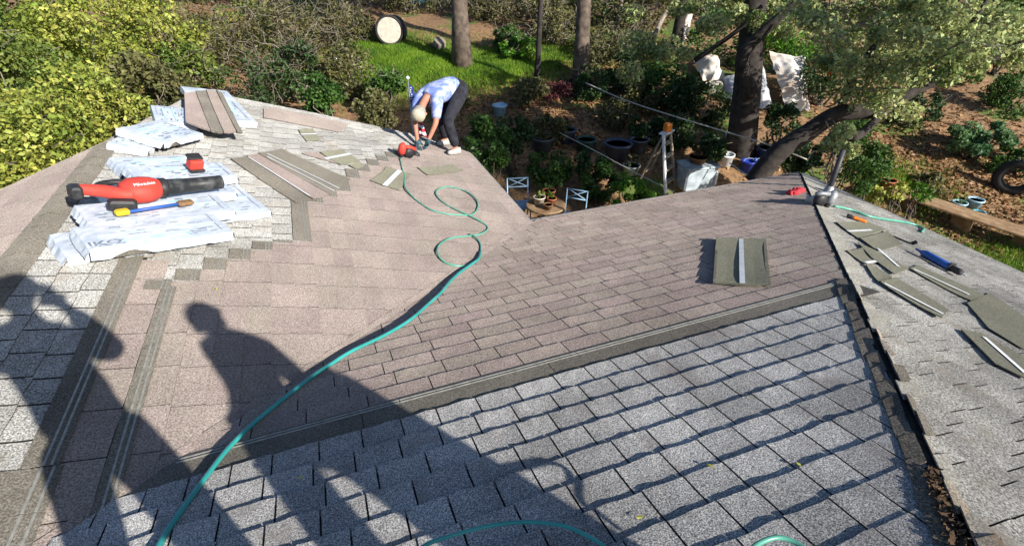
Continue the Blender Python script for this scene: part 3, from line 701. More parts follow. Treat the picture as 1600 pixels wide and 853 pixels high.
# far pile
BX = (hL(303, 196, .1) - hL(205, 218, .1)).normalized(); BY = NL.cross(BX)
bundle(hL(222, 226), BX*.9 + BY*.35, NL, 'half hidden lower wrapped bundle of the far pile near the ridge', L=.62, H=.07, seed=10)
bundle(hL(252, 205, .14) - NL*.14, BX, NL, 'white wrapped bundle on top of the far pile near the ridge', L=.54, Wd=.5, H=.07, dz=.072, seed=11)
bundle(hL(272, 182, .05) - NL*.05, BX*.7 + BY*.7, NL, 'white wrapped bundle between the far pile and the shingle fan', L=.6, Wd=.4, H=.07, seed=13)
bundle(hL(340, 172, 0), (hL(368, 200)-hL(325, 150)), NL, 'white bundle buried under the leaning brown shingles at the far edge', L=1.4, Wd=.56, H=.08, seed=12)
# brown shingles stacked on that bundle
for i, (px, m_, lb) in enumerate(((([(288,146),(309,143),(333,206),(290,190)]), 'brown', 'leftmost brown shingle of the fan stacked at the far roof edge'),
        ([(306,143),(325,142),(352,207),(330,205)], 'headlap', 'olive middle shingle of the fan stacked at the far edge'),
        ([(322,141),(341,142),(374,206),(350,207)], 'brown', 'right brown shingle of the fan stacked at the far edge'),
        ([(338,141),(347,145),(379,207),(371,207)], 'headlap', 'dark thin shingle at the right of the fan stacked at the far edge'))):
    loose(px, hL, NL, lb, m_, .02, .105 + i*.012, [(px[1], px[2])] if i < 2 else None, 'fan of stacked shingles', .02)

# leaf blower on the pile
def leaf_blower():
    h = .195
    a = hL(120, 290, h+.06); c = hL(205, 305, h+.06); e = hL(346, 292, h+.05)
    x = (e - c); x = (x - NL*x.dot(NL)).normalized(); mw = on_plane(c - NL*.06 + x*.03, NL, x)
    t = thing('leaf_blower', 'red and black cordless leaf blower lying on the white bundles', 'leaf blower'); t.matrix_world = mw @ Matrix.Diagonal((1, 1.03, 1.03, 1))
    Lt = (e - c).length; La = (a - c).length
    b = MB()      # lofted fan housing, narrowing to the nozzle
    prof = [(-.10, .02, .02), (-.085, .075, .06), (-.03, .115, .085), (.05, .12, .09), (.11, .10, .085), (.15, .07, .07), (.165, .062, .062)]
    n = 18; vs = []
    for px_, ry, rz in prof: vs += [(px_, ry*math.cos(2*math.pi*k/n) + .01, .085 + rz*math.sin(2*math.pi*k/n)) for k in range(n)]
    fs = [(i*n+k, (i+1)*n+k, (i+1)*n+(k+1)%n, i*n+(k+1)%n) for i in range(len(prof)-1) for k in range(n)] + [tuple(range(n)), tuple(range(len(prof)*n-1, (len(prof)-1)*n-1, -1))]
    b.add(vs, fs); bo = b.build('housing', 'red', t, True)
    pts = smooth_pts([(-.04, -.045, .08), (-.10, -.03, .085), (-.17, .03, .09), (-.23, .07, .09), (-.28, .095, .09), (-.30, .10, .085)], 4)
    MB().tube(pts, [.052 - .018*i/len(pts) for i in range(len(pts))], 12).build('handle', 'red', t, True)
    pts = smooth_pts([(.02, .11, .095), (-.05, .145, .10), (-.12, .15, .10), (-.18, .125, .10), (-.22, .08, .095)], 4)
    MB().tube(pts, .021, 10).build('handle_grip', 'black', t, True)
    MB().box((-.325, .10, .08), (.08, .10, .085), Matrix.Rotation(-.15, 3, 'Z'), bev=.015).build('battery', 'black', t)
    MB().box((-.13, -.115, .05), (.17, .075, .07), Matrix.Rotation(-.35, 3, 'Z'), bev=.015).build('intake_guard', 'black', t)
    n1 = Lt - .03
    nb = MB(); nb.lathe([(.064, .15), (.069, .16), (.069, .20), (.061, .21), (.058, .30), (.058, .32), (.055, .33), (.052, n1-.02), (.054, n1-.02), (.054, n1), (.047, n1), (.045, n1-.06), (1e-5, n1-.06)], 22, Matrix.Rotation(math.pi/2, 3, 'Y'), (0, .01, .085)); nz = nb.build('nozzle_tube', 'tube', t, True)
    MB().lathe([(.0655, .155), (.0725, .165), (.0725, .20), (.066, .208)], 20, Matrix.Rotation(math.pi/2, 3, 'Y'), (0, .01, .085)).build('locking_collar', 'black', t, True)
    me = text_mesh('Milwaukee', .034, .001); me.materials.append(M['white'])
    o = link('lettering', me, t, (.035, -.062, .162)); o.rotation_euler = (.62, 0, .12)
    return t
leaf_blower()
# yellow and blue long tool beside the blower
p0, p1 = hL(186, 336, .205), hL(302, 318, .205); tx = (p1-p0).normalized()
t = thing('scraper_tool', 'long blue shafted tool with yellow grip beside the leaf blower', 'hand tool'); t.matrix_world = on_plane(p0, NL, tx); Lt = (p1-p0).length
MB().tube([(.06, 0, .014), (Lt-.1, 0, .014)], .012, 8).build('shaft', 'blue', t, True)
MB().box((.02, 0, .018), (.085, .05, .036), bev=.008).build('grip', 'yellow', t)
MB().box((Lt-.06, 0, .016), (.11, .055, .03), bev=.008).build('brush_head', 'basket', t)
# red battery box
mw = on_plane(hL(305, 266, .19), NL, hL(318, 272, .19)-hL(294, 274, .19))
t = thing('battery_pack', 'small red and black battery pack standing on the back bundle', 'battery'); t.matrix_world = mw
MB().box((0, 0, .06), (.11, .10, .10), Matrix.Rotation(.25, 3, 'X'), bev=.012).build('case', 'red', t)
MB().box((0, .012, .118), (.115, .085, .022), Matrix.Rotation(.25, 3, 'X'), bev=.006).build('terminal_block', 'black', t)
MB().box((0, -.035, .012), (.115, .06, .02), bev=.004).build('foot', 'black', t)

# green air hose down the valley
HP = [(625,247),(628,262),(632,275),(633,292),(645,308),(668,325),(690,333),(716,336),(738,335),(747,322),(741,308),(725,298),(703,292),(686,295),(681,303),(692,316),(715,329),(740,340),(757,350),(762,358),(750,366),(730,369),(705,372),(688,381),(683,393),(690,406),(706,414),(726,415),(743,407),(751,393),(750,380),(742,370),(733,366)]
HP2 = [(751,393),(748,404),(735,414),(718,426),(703,440),(690,456),(668,476),(640,500),(600,524),(550,548),(515,570),(485,590),(440,625),(395,662),(355,702),(320,747),(290,788),(266,822),(246,856),(230,890)]
def hv(u, v, h):
    a, b = hL(u, v, h), hR(u, v, h); return a if a.length < b.length else b
pts = [hL(u, v, .016 + .010*(i % 7 == 3)) for i, (u, v) in enumerate(HP)]
h1 = MB().tube(smooth_pts(pts, 5), .0085, 8).build('air_hose', 'hose', None, True, origin=pts[0])
tag(h1, 'thin green air hose looped on the tan shingles below the worker', 'hose')
pts = [hv(u, v, .026) for u, v in HP2]
h2 = MB().tube(smooth_pts(pts, 6), .0115, 10).build('garden_hose', 'hoseteal', None, True, origin=pts[-1])
tag(h2, 'long teal hose running down the valley to the bottom left', 'hose')
pts = [at(600,900,1.35), at(660,854,1.42), at(700,838,1.46), at(760,822,1.5), at(820,815,1.52), at(880,821,1.52), at(920,838,1.5), at(948,856,1.48), at(985,890,1.42)]
h3 = MB().tube(smooth_pts(pts, 6), .0062, 10).build('hose_loop', 'hoseteal', None, True, origin=pts[0]); tag(h3, 'teal hose arching over the grey shingles at the bottom middle', 'hose')
pts = [at(1150,905,1.3), at(1165,872,1.35), at(1183,850,1.4), at(1215,839,1.42), at(1248,850,1.4), at(1285,880,1.34), at(1330,930,1.25), at(1480,1010,1.1), at(1700,1120,.95)]
h4 = MB().tube(smooth_pts(pts, 6), .0072, 10).build('hose_loop', 'hose', None, True, origin=pts[0]); tag(h4, 'pale green hose loop peeking in at the bottom right', 'hose')
pts = [hRR(u, v, .02) for u, v in ((1303,322),(1330,328),(1358,338),(1385,343),(1412,347),(1432,352),(1443,358),(1440,362))]
h5 = MB().tube(smooth_pts(pts, 5), .013, 8).build('pale_hose', 'hose', None, True, origin=pts[0]); tag(h5, 'pale green hose lying along the right slope below the vent pipe', 'hose')

# nail guns and small tools
def nail_gun(pos, n, d, label, bodym, s=1):
    t = thing('nail_gun', label, 'nail gun'); t.matrix_world = on_plane(pos, n, d) @ Matrix.Scale(s, 4)
    MB().lathe([(.02, 0), (.045, .01), (.05, .05), (.05, .11), (.035, .13), (.02, .15)], 14, c=(0, 0, .05)).build('cylinder_head', bodym, t, True)
    MB().box((0, 0, .045), (.05, .05, .07), bev=.01).build('nose', 'black', t)
    MB().tube([(.03, 0, .15), (.12, 0, .14), (.19, 0, .12)], [.024, .022, .026], 10).build('handle', bodym, t, True)
    MB().lathe([(.01, 0), (.065, .004), (.068, .03), (.065, .055), (.01, .06)], 18, Matrix.Rotation(math.pi/2, 3, 'X'), (.11, .03, .07)).build('nail_canister', 'black', t, True)
    MB().box((.07, 0, .11), (.014, .016, .05), bev=.004).build('trigger', 'black', t)
    return t
nail_gun(hL(626, 247), NL, (.9, .3, 0), 'red nail gun standing left of the kneeling workers gloves'.replace('kneeling ', ''), 'red', 1.05)
nail_gun(hRR(1290, 325), NL, (-.9, .25, 0), 'grey and black nail gun at the hip by the vent pipe', 'metal', 1.0)
def clump(name, px, hf_, n, label, cat, m, sz, cnt=5, h=.02):
    c = hf_(*px, 0); b = MB(); fr = on_plane(c, n, (1, .2, 0)).to_3x3()
    for i in range(cnt): b.blob(c + fr @ Vector((random.uniform(-1, 1)*sz[0], random.uniform(-1, 1)*sz[1], h)), (sz[0]*.55, sz[1]*.5, sz[2]), fr @ Matrix.Rotation(random.uniform(-1, 1), 3, 'Z'), 10, noise=.15)
    return tag(b.build(name, m, None, True, origin=c), label, cat)
clump('work_glove', (645, 242), hL, NL, 'crumpled dark work glove right of the red nail gun', 'glove', 'black', (.09, .06, .035))
g = clump('work_glove', (1243, 303), hR, NR, 'crumpled red work glove on the front slope near the vent pipe', 'glove', 'flagred', (.12, .06, .04), 6)
clump('rag', (1276, 316), hR, NR, 'pale crumpled rag between the red glove and the nail gun', 'rag', 'shoe', (.09, .06, .05), 6, .035)
# caulking gun
p0, p1 = hRR(1440, 402, .01), hRR(1506, 438, .01); Lc = (p1-p0).length
t = thing('caulking_gun', 'blue tubed caulking gun lying on the right slope', 'caulking gun'); t.matrix_world = on_plane(p0, NL, p1-p0)
MB().lathe([(.008, -.09), (.010, -.05), (.03, 0), (.034, .01), (.034, Lc*.62), (.03, Lc*.64)], 14, Matrix.Rotation(math.pi/2, 3, 'Y'), (0, 0, .04)).build('cartridge', 'blue', t, True)
MB().box((Lc*.3, 0, .008), (Lc*.68, .03, .008)).box((Lc*.64, 0, .045), (.012, .07, .08), bev=.004).build('cradle', 'black', t)
MB().box((Lc*.72, .01, .04), (.12, .055, .05), bev=.01).build('handle', 'black', t)
MB().box((Lc*.56, .04, .05), (.14, .012, .02), bev=.004).build('trigger', 'yellow', t)
MB().tube([(Lc*.6, 0, .045), (Lc, -.01, .04)], .006, 8).build('plunger_rod', 'metal', t, True)
# pry bar, utility knife
p0, p1 = hRR(1388, 366, .012), hRR(1424, 381, .012)
t = tag(MB().bar(p0, p1, .035, .012, up=NL, bev=.003).bar(p1, p1 + NL*.04 + (p1-p0).normalized()*.03, .035, .012, up=(1,0,0), bev=.003).build('pry_bar', 'black', None, origin=p0), 'short black flat pry bar above the blue caulking gun', 'pry bar')
p0, p1 = hRR(1322, 339, .01), hRR(1353, 350, .01)
t = thing('utility_knife', 'red orange utility knife with black nose on the right slope', 'knife'); t.matrix_world = on_plane(p0, NL, p1-p0); Lk = (p1-p0).length
MB().box((Lk*.62, 0, .02), (Lk*.7, .05, .03), bev=.01).build('handle', 'orange', t); MB().box((Lk*.14, .0, .02), (Lk*.3, .05, .034), bev=.01).build('nose', 'black', t)

# ------------------------------------------------------------------ people
def skin(name, verts, edges, radii, m, parent, lvl=1, root=0):
    me = bpy.data.meshes.new(name); me.from_pydata([tuple(v) for v in verts], edges, [])
    o = link(name, me, parent); md = o.modifiers.new('skin', 'SKIN'); md.use_smooth_shade = True
    sv = me.skin_vertices[0].data
    for i, r in enumerate(radii): sv[i].radius = (r, r) if not hasattr(r, '__len__') else r
    sv[root].use_root = True
    sb = o.modifiers.new('sub', 'SUBSURF'); sb.levels = lvl; sb.render_levels = lvl + 1
    me.materials.append(M[m]); return o
def person(label, J, shirt='shirt', pants='pants', cap='khaki', gloves=None, shoe='shoe', short=True, bulk=1.0):
    org = (J['footL'] + J['footR'])/2
    t = thing('person', label, 'person', org)
    face = J.pop('face').normalized(); toe = J.pop('toe').normalized()
    J = {k: v - org for k, v in J.items()}; J['toe'] = toe
    V, E, Rd = [], [], []
    def add(p, r, link_to=None):
        V.append(Vector(p)); Rd.append(r)
        if link_to is not None: E.append((link_to, len(V)-1))
        return len(V)-1
    pel = add(J['pelvis'], .125); mid = add(J['pelvis'].lerp(J['chest'], .5), .115, pel); che = add(J['chest'], .135, mid)
    nek = add(J['neck'], .052, che); hd = J['head']; up = (hd - J['neck']).normalized();
    h0 = add(hd - up*.055, .062, nek); h1 = add(hd, .086, h0); h2 = add(hd + up*.075, .062, h1)
    add(hd + face*.105 - up*.01, .013, h1)
    hands = {}
    for s in 'LR':
        sh = add(J['sh'+s], .062, che); el = add(J['el'+s], .042, sh); wr = add(J['ha'+s], .029, el)
        d = (J['ha'+s] - J['el'+s]).normalized(); side = d.cross(Vector((0, 0, 1))); side = side.normalized() if side.length > .1 else Vector((1, 0, 0))
        nn = side.cross(d); pa = add(J['ha'+s] + d*.05, .032, wr); hands[s] = (J['ha'+s], d, side, nn)
        for q, (off, ln) in enumerate(((-.028, .055), (-.010, .068), (.009, .063), (.027, .048))):
            a = add(J['ha'+s] + d*.10 + side*off, .0095, pa); b = add(J['ha'+s] + d*(.10+ln*.55) + side*off + nn*.008, .009, a); add(J['ha'+s] + d*(.10+ln*.85) + side*off*1.05 + nn*.028, .0075, b)
        a = add(J['ha'+s] + d*.045 + side*-.048, .011, pa); add(J['ha'+s] + d*.085 + side*-.062 + nn*.012, .009, a)
        hp = add(J['hip'+s], .088, pel); kn = add(J['kn'+s], .056, hp); an = add(J['foot'+s] + Vector((0, 0, .08)), .038, kn)
        add(J['foot'+s] + J['toe'] * .13 + Vector((0, 0, .035)), .03, an)
    skin('body', V, E, Rd, 'skin', t)
    # shirt
    v, e, r = [J['pelvis'] + (J['chest']-J['pelvis'])*.05, J['pelvis'].lerp(J['chest'], .5), J['chest'], J['chest'].lerp(J['neck'], .6)], [(0,1),(1,2),(2,3)], [.172, .165, .185, .095]
    for s in 'LR':
        i = len(v); v += [J['sh'+s], J['sh'+s].lerp(J['el'+s], .85 if short else 1), ]; e += [(2, i), (i, i+1)]; r += [.09, .068]
        if not short: v.append(J['ha'+s].lerp(J['el'+s], .12)); e.append((i+1, i+2)); r.append(.045)
    skin('shirt', v, e, [q*bulk for q in r], shirt, t)
    v, e, r = [J['pelvis'] + (J['chest']-J['pelvis'])*.12], [], [.132]
    for s in 'LR':
        i = len(v); v += [J['hip'+s], J['kn'+s], J['foot'+s] + Vector((0, 0, .1))]; e += [(0, i), (i, i+1), (i+1, i+2)]; r += [.122, .088, .07]
    skin('trousers', v, e, [q*bulk for q in r], pants, t)
    for s in 'LR':
        f = J['foot'+s]; d = J['toe'].normalized(); sd = d.cross(Vector((0,0,1))); b = MB(); pr = []
        for x, w, h in ((-.09, .028, .07), (-.07, .04, .095), (0, .042, .09), (.08, .048, .065), (.15, .044, .05), (.185, .02, .03)):
            pr.append([f + d*x + sd*w, f + d*x + sd*w*.8 + Vector((0,0,h)), f + d*x - sd*w*.8 + Vector((0,0,h)), f + d*x - sd*w])
        vs = [p for q in pr for p in q]; fs = [(i*4+k, i*4+(k+1)%4, i*4+4+(k+1)%4, i*4+4+k) for i in range(5) for k in range(4)] + [(3,2,1,0), (20,21,22,23)]
        b.add(vs, fs).build('shoe', shoe, t, True)
    rot = up.to_track_quat('Z', 'Y').to_matrix()
    MB().blob(hd + up*.018 - face*.014, (.094, .094, .108), rot).build('hair', 'hair', t, True)
    if cap:
        b = MB(); b.lathe([(.104, .0), (.105, .03), (.09, .075), (.05, .105), (1e-5, .112)], 18, rot, hd + up*.028)
        s2 = face.cross(up).normalized(); f2 = (face - up*face.dot(up)).normalized(); base = hd + up*.035
        P = [base + f2*.08 + s2*.085, base + f2*.15 + s2*.06 - up*.008, base + f2*.175 - up*.01, base + f2*.15 - s2*.06 - up*.008, base + f2*.08 - s2*.085]
        b.prism(P, .006, up); b.build('cap', cap, t, True)
    s2 = face.cross(up).normalized()
    for s in (-1, 1):
        MB().blob(hd + face*.084 + s2*s*.033 + up*.005, (.012, .012, .012)).build('eye', 'black', t, True)
        MB().blob(hd + s2*s*.092 - up*.01, (.018, .018, .03), rot).build('ear', 'skin', t, True)
    if gloves:
        for s in 'LR':
            w, d, side, nn = hands[s]; v, e, r = [w - d*.02, w + d*.05], [(0, 1)], [.038, .042]
            for off, ln in ((-.028, .055), (-.010, .068), (.009, .063), (.027, .048)):
                i = len(v); v += [w + d*.10 + side*off, w + d*(.10+ln*.55) + side*off + nn*.008, w + d*(.10+ln*.9) + side*off*1.05 + nn*.028]; e += [(1, i), (i, i+1), (i+1, i+2)]; r += [.0135, .013, .012]
            i = len(v); v += [w + d*.045 - side*.048, w + d*.09 - side*.064 + nn*.012]; e += [(1, i), (i, i+1)]; r += [.015, .013]
            skin('glove', v, e, r, gloves, t)
    return t
fwd = Vector((CP*SY, CP*CYW, -SP)); rgt = Vector((CYW, -SY, 0))
# the worker bent double at the wing's eave
ft = hL(713, 240, .02); ft2 = hL(697, 226, .02)
J = dict(footR=ft, footL=ft2, knR=at(699, 190, 7.42), knL=at(689, 184, 7.72), hipR=at(722, 143, 7.78), hipL=at(712, 133, 7.98), pelvis=at(718, 133, 7.88),
  chest=at(678, 143, 7.58), neck=at(664, 156, 7.45), head=at(655, 176, 7.34), shR=at(683, 163, 7.42), elR=at(681, 193, 7.38), haR=at(670, 218, 7.42),
  shL=at(652, 158, 7.58), elL=at(648, 190, 7.5), haL=at(652, 219, 7.48), toe=(hL(640, 246)-hL(700, 240)).normalized(), face=Vector((0, 0, 0)))
J['face'] = Vector((-.42, -.30, -.75))
person('bent over roofer in pale blue shirt, khaki cap and gloves at the roof edge', J, gloves='glove')
# the photographer (behind the camera; seen only as a shadow)
o1 = Vector((.03, -.33, 0)); zr = CR - T*-.33
J = dict(footR=Vector((.26, -.36, zr)), footL=Vector((-.2, -.33, zr)), knR=Vector((.22, -.33, -.95)), knL=Vector((-.15, -.30, -.96)), hipR=Vector((.13, -.34, -.60)), hipL=Vector((-.09, -.32, -.60)),
  pelvis=Vector((.02, -.33, -.55)), chest=Vector((-.01, -.28, -.17)), neck=Vector((-.05, -.225, .045)), head=Vector((-.075, -.165, .155)),
  shR=Vector((.13, -.315, -.06)), elR=Vector((.26, -.24, -.26)), haR=rgt*.10 - fwd*.075 + Vector((0,0,-.03)), shL=Vector((-.19, -.21, -.06)), elL=Vector((-.27, -.09, -.26)), haL=rgt*-.10 - fwd*.075 + Vector((0,0,-.03)),
  toe=Vector((SY, CYW, 0)), face=fwd.copy())
J['elL'] = Vector((-.30, -.13, -.25))
person('photographer in dark clothes and cap whose shadow falls at the left', J, 'denim', 'pants', 'denim', short=False)
ph = thing('phone', 'black phone held in both hands by the photographer', 'phone', -fwd*.014, camo.rotation_euler)
MB().box((0, 0, 0), (.155, .074, .008), bev=.003).build('case', 'black', ph); MB().box((0, 0, .0045), (.145, .068, .001)).build('screen', 'tubblue', ph)
# second worker, out of frame, seen only as a shadow
zz = lambda x: CRR - T*x
J = dict(footL=Vector((.66, -.76, zz(.66))), footR=Vector((1.24, -.92, zz(1.24))), knL=Vector((.72, -.77, -.93)), knR=Vector((1.19, -.90, -.93)), hipL=Vector((.83, -.79, -.50)), hipR=Vector((1.12, -.88, -.50)),
  pelvis=Vector((.98, -.83, -.40)), chest=Vector((1.12, -.86, -.10)), neck=Vector((1.12, -.82, .04)), head=Vector((1.03, -.75, .095)), shL=Vector((1.0, -.78, -.05)), elL=Vector((.93, -.77, -.28)), haL=Vector((1.02, -.74, -.42)),
  shR=Vector((1.30, -.97, -.06)), elR=Vector((1.38, -1.02, -.30)), haR=Vector((1.37, -1.0, -.52)), toe=Vector((.2, .98, 0)), face=Vector((-.6, .6, -.5)).normalized())
person('second roofer out of frame whose stooping shadow lies on the tan shingles', J, 'denim', 'pants', None, bulk=.86)

# ------------------------------------------------------------------ vegetation helpers
def leaf_mesh(name, C, size, m, parent, up=.35, aspect=.55, fold=.18, droop=0):
    C = np.asarray(C, dtype=np.float64); N = len(C)
    nrm = RNG.normal(size=(N, 3)); nrm[:, 2] += up*2.2; nrm /= np.linalg.norm(nrm, axis=1)[:, None]
    a = RNG.normal(size=(N, 3)); a -= nrm*(a*nrm).sum(1)[:, None]; a /= np.linalg.norm(a, axis=1)[:, None]
    a[:, 2] -= droop; b = np.cross(nrm, a)
    s = size*RNG.uniform(.4, 1.5, N)[:, None]
    v = np.empty((N, 4, 3))
    v[:, 0] = C - a*s*.5; v[:, 2] = C + a*s*.5
    v[:, 1] = C + b*s*.5*aspect + nrm*s*fold; v[:, 3] = C - b*s*.5*aspect + nrm*s*fold
    me = bpy.data.meshes.new(name); me.vertices.add(4*N); me.vertices.foreach_set('co', v.reshape(-1))
    me.loops.add(4*N); me.loops.foreach_set('vertex_index', np.arange(4*N, dtype=np.int32))
    me.polygons.add(N); me.polygons.foreach_set('loop_start', np.arange(0, 4*N, 4, dtype=np.int32)); me.polygons.foreach_set('loop_total', np.full(N, 4, dtype=np.int32))
    me.update(calc_edges=True); me.materials.append(M[m])
    return link(name, me, parent)
def crown_pts(cents, rads, n, shell=.5):
    """leaf positions gathered in clumps: n points over the clump list"""
    cents = np.asarray(cents); rads = np.asarray(rads); k = RNG.integers(0, len(cents), n)
    d = RNG.normal(size=(n, 3)); d /= np.linalg.norm(d, axis=1)[:, None]
    r = RNG.uniform(0, 1, n)**(1/3*(1-shell)+.12*shell)
    return cents[k] + d*(rads[k]*r)[:, None]*np.array([1, 1, .8])
def subclumps(c, R, n, rr=(.25, .42)):
    d = RNG.normal(size=(n, 3)); d /= np.linalg.norm(d, axis=1)[:, None]; q = RNG.uniform(.35, 1, n)[:, None]**.5
    return np.array(c) + d*q*np.array(R)*.8, RNG.uniform(rr[0], rr[1], n)*min(R)
def twigs(b, p0, p1, r0, r1, wob=.08, n=5, sides=5):
    p0, p1 = Vector(p0), Vector(p1); L = (p1-p0).length; pts = []
    for i in range(n+1):
        t = i/n; pts.append(p0.lerp(p1, t) + Vector((random.gauss(0, 1), random.gauss(0, 1), random.gauss(0, 1)))*wob*L*math.sin(math.pi*t)*.6)
    b.tube(pts, [r0 + (r1-r0)*i/n for i in range(n+1)], sides); return pts
def shrub(name, label, cat, c, R, n, size, m, group=None, stem='bark', nsub=26, nst=7, bare=0, up=.35, rr=(.25, .42), ground=True, shell=.5, aspect=.55):
    c = Vector(c); base = Vector((c.x, c.y, float(ground_z(c.x, c.y))))
    t = thing(name, label, cat, base, None, group)
    cc, rd = subclumps(c - base, R, nsub, rr)
    leaf_mesh('foliage', crown_pts(cc, rd, n, shell), size, m, t, up, aspect)
    b = MB()
    for i in range(nst):
        q = cc[i % len(cc)]; twigs(b, (random.uniform(-.1, .1)*R[0], random.uniform(-.1, .1)*R[1], -.05), q, .02 + .012*max(R), .007, .12)
    for i in range(bare):
        s = cc[random.randrange(len(cc))]; d = Vector((random.gauss(0, 1), random.gauss(0, 1), random.gauss(.4, .8))).normalized()*random.uniform(.3, .8)*max(R)
        twigs(b, s, Vector(s)+d, .011, .004, .2, 5, 4)
    tag(b.build('stems', 'twig' if bare > 20 else stem, t, True), kind='stuff')
    return t
def tree(name, label, base, top, r0, r1, limbs, clumps, n, size, m, bark='bark', group=None, up=.2, wob=.02, shell=.3, cat='tree', mid=None, aspect=.55):
    base = Vector(base); t = thing(name, label, cat, base, None, group); b = MB()
    path = [Vector((0, 0, -.3))] + [Vector(p)-base for p in (mid or [])] + [Vector(top)-base]; path = smooth_pts(path, 6)
    N = len(path); b.tube(path, [r0*(1.35 if i == 0 else 1) + (r1-r0)*i/(N-1) for i in range(N)], 14); tr = b.build('trunk', 'bark' if bark is None else bark, t, True)
    for lm in limbs:
        lp = [Vector(p)-base for p in lm[0]]; lp = smooth_pts(lp, 5); k = len(lp)
        MB().tube(lp, [lm[1] + (lm[2]-lm[1])*i/(k-1) for i in range(k)], 9).build('limb', bark, t, True)
    if n:
        cc = np.array([tuple(Vector(c[0])-base) for c in clumps]); rd = np.array([c[1] for c in clumps])
        leaf_mesh('crown', crown_pts(cc, rd, n, shell), size, m, t, up, aspect)
        b = MB()
        for c, r in zip(cc, rd):
            for q in range(3):
                d = Vector((random.gauss(0, 1), random.gauss(0, 1), random.gauss(0, .7))).normalized()*r*1.0
                twigs(b, Vector(c) - d*.8, Vector(c) + d, .012, .004, .15, 4, 4)
        tag(b.build('twigs', 'twig', t), kind='stuff')
    return t

# ------------------------------------------------------------------ sunlit shrubs left of the house
SH = 'sunlit shrubs left of the house'
spec = [  # px, py, depth, radius(m), leaves, material, label
 (40, 250, 7.6, 1.15, 7500, 'leaf_lime', 'bright lime shrub pressing against the brown slope at the lower left'),
 (150, 205, 8.6, 1.05, 7000, 'leaf_lime', 'lime green shrub just above the ridge, left of the wrapped bundles'),
 (20, 150, 9.0, 1.2, 7000, 'leaf_ivy', 'ivy green shrub at the left edge above the lowest lime shrub'),
 (115, 100, 10.6, 1.25, 7000, 'leaf_lime', 'yellow green shrub in the middle of the left thicket'),
 (225, 150, 10.0, .95, 5000, 'leaf_olive', 'grey olive twiggy shrub above the far wrapped bundle'),
 (30, 30, 12.0, 1.5, 7000, 'leaf_ivy', 'tall ivy green shrub in the top left corner'),
 (150, 25, 12.6, 1.4, 6000, 'leaf_lime', 'yellowish shrub at the top edge, right of the corner shrub'),
 (255, 60, 12.6, 1.25, 5000, 'leaf_lime', 'pale twiggy shrub at the right end of the sunlit thicket'),
 (-90, 180, 8.6, 1.5, 5000, 'leaf_lime', 'lime shrub cut off by the left picture edge'),
 (-80, 20, 11.5, 1.7, 4000, 'leaf_ivy', 'ivy shrub beyond the left picture edge')]
for u, v, d, r, n, m, lb in spec:
    c = at(u, v, d); gz = float(ground_z(c.x, c.y)); zr = max(r, (c.z + r*.9 - gz)/2)
    shrub('thicket_shrub', lb, 'shrub', (c.x, c.y, min(c.z, c.z)), (r, r, r*1.05), int(n*1.35), .075 if d < 9.5 else .09, m, SH, 'twig', 30, 8, 30 if 'twiggy' in lb else 14, .3)
# ------------------------------------------------------------------ twiggy thicket in the middle distance
TH = 'dry thicket behind the far wing'
for u, v, d, r, n, m, lb, br in [
 (330, 70, 13.5, 1.25, 2600, 'leaf_olive', 'bare twiggy shrub behind the leaning shingle fan', 90),
 (400, 130, 11.8, .85, 1500, 'leaf_dark', 'dark shrub just over the far roof edge, right of the shingle fan', 60),
 (440, 60, 14.0, 1.2, 2200, 'leaf_olive', 'grey brown tangled shrub above the dark shrub', 110),
 (505, 150, 11.3, .55, 2600, 'leaf_green', 'fresh green bush behind the middle of the far roof edge', 6),
 (540, 110, 12.6, .75, 2600, 'leaf_olive', 'olive shrub left of the sunny grass', 40),
 (590, 175, 10.6, .5, 1800, 'leaf_olive', 'small olive shrub between the green bush and the flag', 14),
 (510, 20, 17.5, 1.3, 1500, 'leaf_dark', 'dim shrub at the top left of the drum', 60)]:
    c = at(u, v, d); shrub('thicket_shrub', lb, 'shrub', c, (r, r, r*.95), n, .085, m, TH, 'twig', 22, 9, br, .3)
MT = 'shrubs filling the slope behind the yard'
for u, v, d, r, m, lb in [(690, 12, 18.5, .9, 'leaf_olive', 'bare brown shrub touching the top edge left of the stout trunk'), (752, 22, 17.5, .8, 'leaf_olive', 'bare brown shrub just right of the stout trunk'), (822, 22, 18, .9, 'leaf_dark', 'dim bare shrub above the slim trunk'), (868, 68, 15.5, .7, 'leaf_olive', 'bare shrub between the slim and the brown trunks'), (935, 30, 17, .9, 'leaf_green', 'green tangled shrub above the sapling'), (985, 55, 15.5, .8, 'leaf_olive', 'bare shrub left of the bleached logs'), (610, 8, 19, .9, 'leaf_olive', 'bare shrub above the drum'), (520, 62, 15.5, .9, 'leaf_olive', 'bare shrub in the middle of the dry thicket'), (430, 8, 18, 1.1, 'leaf_lime', 'sunlit yellow shrub at the top of the dry thicket'), (795, 72, 15.2, .5, 'leaf_green', 'weeds at the right end of the sunny grass')]:
    c = at(u, v, d); g = float(ground_z(c.x, c.y)); shrub('slope_shrub', lb, 'shrub', (c.x, c.y, g + r*.6), (r*1.2, r*1.2, r*.9), 1500, .09, m, MT, 'twig', 22, 8, 70, .3)
